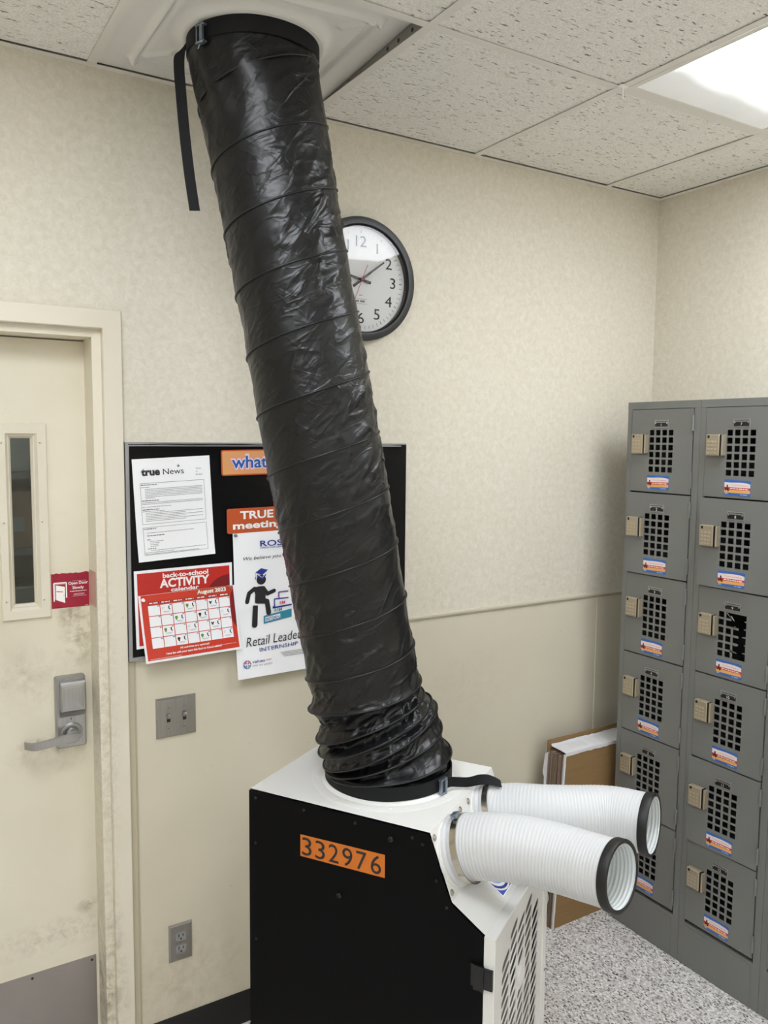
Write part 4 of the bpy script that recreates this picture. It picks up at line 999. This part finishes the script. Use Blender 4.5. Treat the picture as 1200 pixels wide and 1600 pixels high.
for i in range(7):
    x0 = gx0+i*cwid+.001; flat(q, [(x0+.001, -.021), (x0+cwid-.003, -.021), (x0+cwid-.003, -.027), (x0+.001, -.027)], FL, 'redback', .0013)
    bars(q, x0+.004, x0+cwid-.006, -.0255, .003, FL, 'whitelet', .0017, 40+i)
    for j in range(4):
        y1_ = gy0-j*chg-.001; flat(q, [(x0, y1_), (x0+cwid-.002, y1_), (x0+cwid-.002, y1_-chg+.002), (x0, y1_-chg+.002)], FL, 'white', .0014)
        bars(q, x0+cwid-.008, x0+cwid-.003, y1_-.0035, .002, FL, 'ink', .0019, 5+i+j*7)
icons = {(1, 0): 'g', (3, 0): 'n', (5, 0): 'b', (2, 1): 'n', (4, 1): 'k', (6, 1): 'g', (1, 2): 'n', (3, 2): 'g', (5, 2): 'b', (2, 3): 'k', (4, 3): 'n', (6, 3): 'g'}
for (i, j), t_ in icons.items():
    x0 = gx0+i*cwid+.002; y_ = gy0-j*chg-.011
    m_ = {'g': 'grey', 'n': 'green', 'b': 'ink', 'k': 'ink'}[t_]
    if t_ == 'g': stroke(q, [(x0+.006+.003*math.cos(a), y_+.003*math.sin(a)) for a in [k*.9 for k in range(7)]], .0005, FL, m_, .0019, False)
    elif t_ == 'b': flat(q, [(x0+.003, y_+.004), (x0+.0055, y_+.002), (x0+.008, y_+.002), (x0+.0105, y_+.004), (x0+.0115, y_), (x0+.009, y_-.001), (x0+.009, y_-.005), (x0+.0045, y_-.005), (x0+.0045, y_-.001), (x0+.002, y_)], FL, m_, .0019)
    else: flat(q, disc(x0+.0065, y_, .0042, n=12), FL, m_, .0019); flat(q, [(x0+.005, y_-.002), (x0+.008, y_-.002), (x0+.009, y_-.007), (x0+.004, y_-.007)], FL, m_, .0019)
    xs_ = x0+.021   # sock
    flat(q, [(xs_, y_+.005), (xs_+.003, y_+.005), (xs_+.0025, y_-.002), (xs_+.0055, y_-.005), (xs_+.0035, y_-.0065), (xs_, y_-.003), (xs_-.0005, y_)], FL, 'ink', .0019)
    bars(q, x0+.006, x0+.025, y_-.0105, .0009, FL, 'grey', .0019, 70+i*5+j); bars(q, x0+.008, x0+.022, y_-.0125, .0007, FL, 'grey', .0019, 90+i*5+j)
put_text(q, 'All activities are optional!', FL, .140, -.1590, .0048, 'whitelet', width=.085, bold=.03, d=.0019)
put_text(q, 'Have fun with your team this Back to School season!', FL, .138, -.1700, .0052, 'whitelet', width=.160, bold=.03, d=.0019)
bars(q, .012, .10, -.1775, .0009, FL, 'whitelet', .0019, 33); bars(q, .20, .262, -.1665, .0009, FL, 'whitelet', .0019, 34)
kid(q, 'print', o, wp)
q = MB(); q.lathe([(.0045, 0), (.005, .002), (.003, .003), (.0025, .008), (.004, .010), (.001, .011)], (.012, -.001, -.012), (0, -1, 0), 'whitelet', 14, True); q.build('push_pin', o, smooth=False)
q = MB(); q.lathe([(.004, 0), (.0045, .002), (.0025, .003), (.0022, .007), (.0035, .009), (.001, .010)], (.263, -.001, -.004), (0, -1, 0), 'grey', 14, True); q.build('push_pin', o)
# 6 internship poster
o = sheet_obj('internship_poster', -1.7705, 1.5225, -.0165, .4, 'long white Retail Leadership internship poster hanging behind the duct', 'poster')
def wp(x, y, z):
    k = max(0, (-z-.215)/.216); c = math.exp(-((z+.222)/.020)**2)
    return (x+.006*(-z/.43), y-.002-.0022*c-.010*k**2*(1-x/.4)+.0015*math.sin(z*16), z)
kid(sheet(.2794, .4318, 'white', nx=14, nz_=48), 'paper_sheet', o, wp, smooth=True)
q = MB(); FP = lambda u, v, d: (u, -d-.0014, v)
put_text(q, 'ROSS', FP, .083, -.044, .0165, 'navy', width=.088, align='l', bold=.012); put_text(q, 'DRESS FOR LESS', FP, .083, -.0505, .004, 'navy', width=.070, align='l', bold=.01)
put_text(q, 'We believe you need', FP, .029, -.082, .0095, 'ink', width=.165, align='l', shear=.25, rot=.02)
kid(q, 'lettering', o, wp); q = MB()
cx_, cy_ = .079, -.131
flat(q, disc(.0835, -.143, .0150, .0145, n=24), FP, 'ink', .0004)
flat(q, [(.0655, -.1200), (.0835, -.1085), (.1050, -.1150), (.0870, -.1290)], FP, 'navy', .0010)
flat(q, [(.0690, -.1250), (.0870, -.1355), (.0985, -.1235), (.0985, -.1290), (.0870, -.1410), (.0690, -.1310)], FP, 'whitelet', .0011)
flat(q, [(.0700, -.1265), (.0870, -.1370), (.0980, -.1260), (.0980, -.1310), (.0870, -.1430), (.0700, -.1325)], FP, 'navy', .0013)
stroke(q, [(.0650, -.121), (.0650, -.134)], .0009, FP, 'magenta', .001, False); stroke(q, [(.0650, -.134), (.0650, -.141)], .0028, FP, 'magenta', .001, False)
flat(q, [(.058, -.166), (.070, -.1625), (.086, -.162), (.096, -.168), (.096, -.200), (.092, -.213), (.062, -.210), (.064, -.185)], FP, 'ink', .0005)
stroke(q, [(.062, -.168), (.0445, -.180), (.0375, -.205)], .0125, FP, 'ink', .0005)
stroke(q, [(.090, -.168), (.1025, -.1865), (.124, -.1795)], .0115, FP, 'ink', .0005)
stroke(q, [(.070, -.205), (.100, -.209), (.1055, -.2445)], .0155, FP, 'ink', .0005)
flat(q, [(.055, -.2170), (.071, -.2190), (.069, -.275), (.0515, -.275)], FP, 'ink', .0005); flat(q, disc(.060, -.276, .0088, n=16), FP, 'ink', .0006)
kid(q, 'graduate_figure', o, wp, label='black climbing figure in a blue graduation cap'); q = MB()
flat(q, [(.089, -.2525), (.180, -.2400), (.180, -.2650), (.089, -.2765)], FP, 'teal', .0004); flat(q, [(.094, -.2575), (.1425, -.2510), (.1425, -.2640), (.094, -.2705)], FP, 'white', .0008)
put_text(q, 'INTERN', FP, .118, -.2665, .0095, 'navy', width=.044, bold=.012, rot=.10, d=.0012)
put_text(q, 'ASM', FP, .135, -.2425, .0085, 'teal', width=.026, bold=.01, d=.0012, rot=.08)
stroke(q, [(.118, -.2290), (.124, -.2270), (.124, -.2050), (.170, -.2050)], .0035, FP, 'navy', .0007, False); stroke(q, [(.118, -.2310), (.180, -.2270)], .0045, FP, 'navy', .0007, False)
put_text(q, 'SM', FP, .149, -.2215, .0085, 'magenta', width=.018, bold=.01, d=.0012)
stroke(q, [(.139, -.203), (.139, -.185), (.170, -.185)], .0035, FP, 'purple', .0007, False)
kid(q, 'steps_print', o, wp, label='steps marked INTERN, ASM and SM'); q = MB()
put_text(q, 'Retail Leadership', FP, .0310, -.3395, .0275, 'ink', width=.232, align='l', shear=.22, rot=.03, bold=-.005)
put_text(q, 'INTERNSHIP', FP, .0720, -.3580, .0110, 'navy', width=.126, align='l', bold=.004, rot=.03, d=.001)
kid(q, 'title', o, wp); q = MB()
for k, (a, m_) in enumerate(((0, 'magenta'), (1.57, 'purple'), (3.14, 'navy'), (4.71, 'teal'))):
    stroke(q, [(.031+.0105*math.cos(a+t*.28), -.3905+.0105*math.sin(a+t*.28)) for t in range(6)], .0032, FP, m_, .0006+.0001*k, False); flat(q, disc(.031+.0055*math.cos(a+.8), -.3905+.0055*math.sin(a+.8), .0022, n=10), FP, m_, .001)
put_text(q, 'values', FP, .0475, -.3890, .0085, 'navy', width=.040, align='l', shear=.2, bold=.005); put_text(q, 'start', FP, .091, -.3865, .0055, 'magenta', width=.018, align='l'); put_text(q, 'with our people', FP, .0475, -.3990, .0055, 'grey', width=.063, align='l')
for k in range(4): bars(q, .138+.004*k, .225, -.3700-.0042*k, .0012, FP, 'ink', .0005, 200+k)
kid(q, 'print', o, wp)
q = MB(); q.lathe([(.0045, 0), (.005, .002), (.0028, .003), (.0025, .008), (.004, .010), (.001, .011)], (.007, -.003, -.007), (0, -1, 0), 'grey', 14, True); q.build('push_pin', o)

# ------------------------------------------------------------------ light switch and outlet
sw = empty('light_switch', (-1.938, 0, 1.006), label='stainless double light switch plate on the wall below the notice board', category='light switch')
q = MB(); a, b, c, d = -1.9952, .9490, -1.8808, 1.0635
q.rings([rect(a, b, c, d, 0), rect(a, b, c, d, -.002), rect(a+.0045, b+.0045, c-.0045, d-.0045, -.0065)], 'steel', True, True); fixn(child(q, 'plate', sw))
for x in (-1.961, -1.915):
    q = MB(); q.box((x-.005, -.0072, 1.006-.012), (x+.005, -.0064, 1.006+.012), 'ink'); up = 1
    V = [(x-.004, -.007, 1.006-.003), (x+.004, -.007, 1.006-.003), (x+.004, -.007, 1.006+.011), (x-.004, -.007, 1.006+.011), (x-.0032, -.020, 1.006+.006), (x+.0032, -.020, 1.006+.006), (x+.0032, -.018, 1.006+.013), (x-.0032, -.018, 1.006+.013)]
    q.add(V, [(0, 1, 2, 3), (7, 6, 5, 4), (0, 4, 5, 1), (1, 5, 6, 2), (2, 6, 7, 3), (3, 7, 4, 0)], 'almond'); fixn(child(q, 'toggle', sw))
    for dz in (-.030, .030):
        q = MB(); q.lathe([(.0034, 0), (.003, .0012), (.001, .0014)], (x, -.0065, 1.006+dz), (0, -1, 0), 'steel', 14, True); q.box((x-.0026, -.0082, 1.006+dz-.0005), (x+.0026, -.0078, 1.006+dz+.0005), 'ink'); child(q, 'screw', sw)
ou = empty('wall_outlet', (-1.935, 0, .328), label='stainless duplex wall outlet low on the wall beside the door frame', category='outlet')
q = MB(); a, b, c, d = -1.9695, .272, -1.9005, .3845
q.rings([rect(a, b, c, d, 0), rect(a, b, c, d, -.002), rect(a+.0045, b+.0045, c-.0045, d-.0045, -.006)], 'steel', True, True); fixn(child(q, 'plate', ou))
for z in (.347, .309):
    q = MB(); P = [(-1.935+.0165*max(-.9, min(.9, math.cos(t)*1.15)), z+.0145*max(-.82, min(.82, math.sin(t)*1.1))) for t in [2*PI*i/28 for i in range(28)]]
    q.prism(P, lambda u, v, t: (u, -.006-t, v), .0016, 'almond')
    q.box((-1.9425, -.0080, z-.001), (-1.9400, -.0075, z+.009), 'ink'); q.box((-1.9300, -.0080, z), (-1.9275, -.0075, z+.008), 'ink'); flat(q, disc(-1.935, z-.0065, .0028, n=12), lambda u, v, t: (u, -.0078-t, v), 'ink', .0002)
    fixn(child(q, 'socket', ou))
q = MB(); q.lathe([(.0032, 0), (.0028, .0012), (.001, .0014)], (-1.935, -.006, .328), (0, -1, 0), 'steel', 12, True); child(q, 'screw', ou)

# ------------------------------------------------------------------ lockers
LXF, LW, LH = -.339, .3065, 1.932
Z0s = [1.905-.2905*i for i in range(6)]; DH = .2855
def perforated(holes_skip=None, seed=0):
    """door sheet: y from 0 (hinge) to .254, z down from 0, front at x=0, real square holes and a turned-in flange"""
    hy0, pw, hw_ = .0760, .0267, .0190; hz0, ph_, hh = .0705, .0253, .0185
    Y = [0]
    for i in range(4): Y += [hy0+i*pw, hy0+i*pw+hw_]
    Y.append(.254)
    Z = [0]
    for j in range(6): Z += [-(hz0+j*ph_), -(hz0+j*ph_+hh)]
    Z.append(-DH)
    q = MB(); t = .0016; V = [(x, y, z) for x in (0, t) for y in Y for z in Z]; nz_ = len(Z); ny = len(Y)
    idx = lambda k, i, j: k*ny*nz_+i*nz_+j
    solid = {}
    for i in range(ny-1):
        for j in range(nz_-1):
            hole = (i % 2 == 1 and j % 2 == 1)
            if holes_skip and holes_skip(i, j): hole = True
            solid[i, j] = not hole
    F = []
    for (i, j), s_ in solid.items():
        if not s_: continue
        F.append((idx(0, i, j), idx(0, i, j+1), idx(0, i+1, j+1), idx(0, i+1, j))); F.append((idx(1, i, j), idx(1, i+1, j), idx(1, i+1, j+1), idx(1, i, j+1)))
        for (di, dj, a, b) in ((-1, 0, (i, j), (i, j+1)), (1, 0, (i+1, j), (i+1, j+1)), (0, -1, (i, j), (i+1, j)), (0, 1, (i, j+1), (i+1, j+1))):
            if not solid.get((i+di, j+dj), False): F.append((idx(0, *a), idx(1, *a), idx(1, *b), idx(0, *b)))
    q.add(V, F, 'locker')
    for a, b in (((t, 0, -DH), (.016, t, 0)), ((t, .254-t, -DH), (.016, .254, 0)), ((t, t, -t), (.016, .254-t, 0)), ((t, t, -DH), (.016, .254-t, -DH+t))): q.box(a, b, 'locker')
    return q
def broken(i, j):
    # bars cut away on the hinge side of the mesh (world right); i counts from the hinge
    if i in (1, 2) and 1 <= j <= 11: return True
    if i in (3, 4) and j in (1, 2): return True
    if i == 4 and j == 3: return True
    if i in (3, 4) and j == 10: return True
    return False
def lkid(q, name, parent, **k): return q.build(name, parent, **k)
FDR = lambda u, v, d: (-d, -u+.254, v)        # u to the right in view from the lock side edge
def door_details(d, num, seed):
    rd = random.Random(seed)
    # number plate
    q = MB(); q.box((-.0012, .254-.157, -.0620), (0, .254-.098, -.0360), 'alum', .0005); pl = lkid(q, 'number_plate', d)
    q = MB(); flat(q, [(.1005, -.0595), (.1545, -.0595), (.1545, -.0460), (.1005, -.0460)], FDR, 'plate', .0016); flat(q, [(.1015, -.0395), (.1535, -.0395), (.1535, -.0425), (.1015, -.0425)], FDR, 'grey', .0015); bars(q, .103, .152, -.0415, .0017, FDR, 'ink', .0018, 7)
    for u in (.1040, .1510): flat(q, disc(u, -.0478, .0026, n=10), FDR, 'chrome', .0022)
    put_text(q, str(num), FDR, .1275, -.0572, .0085, 'whitelet', d=.002, bold=.01); lkid(q, 'plate_print', pl)
    # keypad lock
    q = MB(); a0, a1 = .239, .190
    q.box((-.020, a1, -.1530), (0, a0, -.0855), 'keypad', .002); q.box((-.0175, a1-.0060, -.1525), (0, a1, -.086), 'blackp'); q.box((-.019, a1-.0125, -.1520), (0, a1-.0065, -.0865), 'keypad', .0012)
    FK = lambda u, v, dd: (-.020-dd, a0-u, -.0855-v)
    flat(q, [(.006, .003), (.014, .003), (.014, .012), (.006, .012)], FK, 'blackp', .0003)
    for r_ in range(4):
        for c_ in range(3):
            u, v = .0105+c_*.0125, .024+r_*.0118; y_ = a0-u; z_ = -.0855-v; q.box((-.0212, y_-.0042, z_-.0034), (-.0198, y_+.0042, z_+.0034), 'keybtn', .0008)
    bars(q, 0, 0, 0, 0, FK, 'grey') if False else None
    for u in (.024, .037): flat(q, disc(u, .0085, .0014, n=8), FK, 'grey', .0003)
    lkid(q, 'keypad_lock', d, label='bronze keypad lock with small buttons')
    # rental sticker
    o = rd.uniform(-.003, .003); w0, w1, h0, h1 = .077+o, .170+o, -.2765, -.2275; tl = rd.uniform(-.025, .01)
    FK2 = lambda u, v, dd: FDR(u, v+(u-.077)*tl, dd)
    q = MB(); q.prism(rrect(w0, h0, w1, h1, .004, 3), FK2, .0006, 'stblue')
    flat(q, [(w0+.001, -.269), (w1-.001, -.267), (w1-.001, -.257), (w0+.001, -.259)], FK2, 'storange', .0009); flat(q, [(w0+.001, -.259), (w1-.001, -.2575), (w1-.001, -.250), (w0+.001, -.251)], FK2, 'stred', .0009)
    flat(q, [(w0+.001, -.251), (w1-.001, -.250), (w1-.001, -.238)]+[(w1-.012-.014*k, -.2355+.0012*math.sin(k*.9)) for k in range(5)]+[(w0+.001, -.236)], FK2, 'stwhite', .0009)
    put_text(q, 'RENT A LOCKER', FK2, (w0+w1)/2+.008, -.2565, .0042, 'whitelet', width=.058, bold=.02, d=.0012) if False else bars(q, w0+.022, w1-.006, -.2560, .0030, FK2, 'whitelet', .0012, 9)
    bars(q, w0+.024, w1-.010, -.2445, .0022, FK2, 'pink', .0012, 4); flat(q, disc(w0+.012, -.2475, .0028, .0045, n=10), FK2, 'skin', .0013); flat(q, [(w0+.004, -.258), (w0+.012, -.250), (w0+.020, -.262), (w0+.014, -.264), (w0+.010, -.259), (w0+.004, -.264)], FK2, 'skin', .0013)
    bars(q, w0+.004, w0+.014, -.2735, .004, FK2, 'logolight', .0012, 6); bars(q, w1-.034, w1-.008, -.2735, .003, FK2, 'logolight', .0012, 8)
    lkid(fixn_mb(q), 'rental_sticker', d, label='blue, red and orange printed sticker')
    for z in (-.0475, -.2365):
        q = MB(); q.tube([(-.0015, -.002, z-.0265), (-.0015, -.002, z+.0265)], .0042, 'locker', 10); q.tube([(-.0015, -.002, z-.009), (-.0015, -.002, z+.009)], .0048, 'locker', 10); lkid(q, 'hinge', d, sangle=40)
def fixn_mb(q): return q
mesh_ok = perforated(); mesh_br = perforated(broken)
open_deg = {2: 3.2, 8: 3.8, 11: 3.0, 14: 4, 16: 3}
labs = {0: 'grey six door metal locker column nearest the corner, doors 1 to 6', 1: 'grey metal locker column with doors 7 to 12 and one torn vent', 2: 'grey metal locker column cut off by the right edge'}
dmesh = None
for cI in range(3):
    yL = -.1845-LW*cI
    lc = empty('locker', (LXF, yL-LW/2, 0), label=labs[cI], category='locker', group='grey metal lockers along the right wall')
    t = .0015; X0, X1 = LXF, -.008
    q = MB()
    yR = yL-LW+.0006
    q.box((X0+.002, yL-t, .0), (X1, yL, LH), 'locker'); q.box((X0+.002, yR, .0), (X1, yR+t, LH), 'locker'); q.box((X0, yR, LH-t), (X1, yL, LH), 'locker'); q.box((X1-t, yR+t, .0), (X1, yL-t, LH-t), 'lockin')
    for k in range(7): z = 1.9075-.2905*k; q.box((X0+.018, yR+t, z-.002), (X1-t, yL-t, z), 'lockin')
    child(q, 'cabinet', lc)
    q = MB(); dl, dr = yL-.0235, yL-.0235-.254
    q.box((X0, dl+.0012, .150), (X0+.02, yL, LH-.0015), 'locker', .0015); q.box((X0, yR, .150), (X0+.02, dr-.003, LH-.0015), 'locker', .0015)
    q.box((X0-.0005, yR, 1.9065), (X0+.02, yL, LH), 'locker', .001)
    for k in range(1, 6): z = 1.905-.2905*k; q.box((X0+.010, dr, z-.006), (X0+.018, dl, z+.012), 'gapshade')  # near-black strips paint the shade in the gaps round the doors
    q.box((X0+.0085, dr, .148), (X0+.016, dl, 1.91), 'gapshade') if False else None
    for yy in (dl-.001, dr-.003): q.box((X0+.006, yy, .15), (X0+.012, yy+.004, 1.906), 'gapshade')
    child(q, 'front_frame', lc)
    q = MB(); q.box((X0+.0005, yR, 0), (X0+.018, yL, .1525), 'locker', .001); q.box((X0-.0018, dr+.002, .004), (X0+.001, dl-.002, .1425), 'locker', .0012); child(q, 'base_panel', lc)
    for k in range(6):
        num = cI*6+k+1
        d = (mesh_br if num == 9 else mesh_ok)
        if num == 9 or dmesh is None:
            do = d.build('locker_door', lc)
            if num != 9: dmesh = do.data
        else:
            do = bpy.data.objects.new('locker_door', dmesh); COL.objects.link(do); do.parent = lc
        do.location = (-.0018, dr-(yL-LW/2), Z0s[k]); do.rotation_euler = (0, 0, math.radians(open_deg.get(num, 0)))
        if num == 9: do['label'] = 'door with torn vent grille'
        door_details(do, num, num)
        if num == 9:      # bent bar ends left where the mesh was torn
            q = MB()
            for (ya, za, yb, zb, w0, xo) in ((.110, -.108, .122, -.118, .005, -.006), (.116, -.092, .131, -.080, .004, -.004), (.104, -.146, .1215, -.143, .005, .006), (.106, -.172, .1215, -.168, .005, -.004), (.108, -.196, .1215, -.193, .004, .004), (.134, -.086, .146, -.073, .004, .003), (.118, -.205, .128, -.196, .004, -.004)):
                q.tube([(0.001, yb, zb), (xo*.6, (ya+yb)/2, (za+zb)/2), (xo, ya, za)], [w0/2, w0/2.4, .0008], 'locker', 5)
            for j in range(5):
                z = -.0905-.0253*j+.001; q.tube([(.001, .0755, z), (.001+.002*(j % 2), .083+.003*(j % 3), z)], [.0035, .0012], 'locker', 5)
            q.build('torn_bars', do)

# ------------------------------------------------------------------ flattened cartons against the wall
ct = empty('carton_bundle', (-.40, -.10, 0), label='bundle of flattened brown cartons with torn white wrap behind the hoses', category='cartons')
def shear(x, y, z): return (x+.034*z/.67, y-.004*z/.67-.0, z)
YS = -.1375; xr = -.20
def bpart(q, name, **k):
    o = q.build(name, ct, warp=shear, **k); o.matrix_parent_inverse = parent_inv(ct); return o
q = MB(); q.box((-.586, YS, .0), (xr, YS+.004, .662), 'card'); bpart(q, 'front_board', label='brown cardboard front sheet')
n = 13; rd = random.Random(3)
for k in range(n):
    y = YS+.0055+k*.0052; x0 = -.588+rd.uniform(-.004, .006)+(-.0015*k); q = MB(); q.box((x0, y, rd.uniform(0, .002)), (xr, y+.0040, .650+rd.uniform(-.006, .006)), 'carddark' if k % 3 else 'cardlight'); bpart(q, 'cardboard_sheet')
q = MB(); q.box((-.600, -.0600, 0), (xr, -.0560, .690), 'card'); bpart(q, 'back_board', label='brown back sheet standing proud')
# white wrap: top strip, front left edge sliver, torn flap at the left
q = MB(); R = []
for i in range(25):
    x = -.586+(xr+.586)*i/24; j_ = rd.uniform(-.0015, .0015)
    R.append([(x, YS-.0012, .652+j_), (x, YS-.001, .6645), (x, YS+.02, .667+j_), (x, -.064, .667-j_), (x, -.0625, .672+rd.uniform(0, .004))])
q.rings(R, 'wrap', closed=False); bpart(q, 'top_wrap', label='white paper wrap over the top edge')
q = MB(); q.rings([[(-.5890, YS+.005+rd.uniform(-.001, .001), z), (-.5885, YS-.0012, z), (-.5825+rd.uniform(-.001, .001), YS-.0016, z)] for z in [.66*i/30 for i in range(31)]], 'wrap', closed=False); bpart(q, 'edge_wrap', label='white paper wrap along the left edge')
q = MB(); R = []
for i in range(46):
    z = .648*i/45; w0 = .014+.016*abs(nz(z*18, 2, 0))+.007*nz(z*60, 0, 4)+.030*math.exp(-((z-.135)/.04)**2)+.012*math.exp(-((z-.6)/.03)**2)
    if .34 < z < .47: w0 += .012
    R.append([(-.590, -.0620, z), (-.603-.2*w0, -.066, z), (-.606-w0*.9, -.072-.004*nz(z*30, 1, 1), z+.002*nz(z*50, 0, 0))])
q.rings(R, 'wrap', closed=False); bpart(q, 'torn_flap', label='ragged torn white wrap at the left edge')
q = MB(); R = []
for i in range(9):
    z = .095+.085*i/8; y1_ = -.098-.026*math.sin(PI*min(1, .25+i/9))-.006*nz(z*70, 3, 0)
    R.append([(-.600, -.066, z+.006), (-.604, (y1_-.066)/2, z), (-.6035, y1_, z-.006+.008*math.sin(i*1.3))])
q.rings(R, 'wrap', closed=False); bpart(q, 'torn_flap', label='loose scrap of torn white wrap low on the bundle')
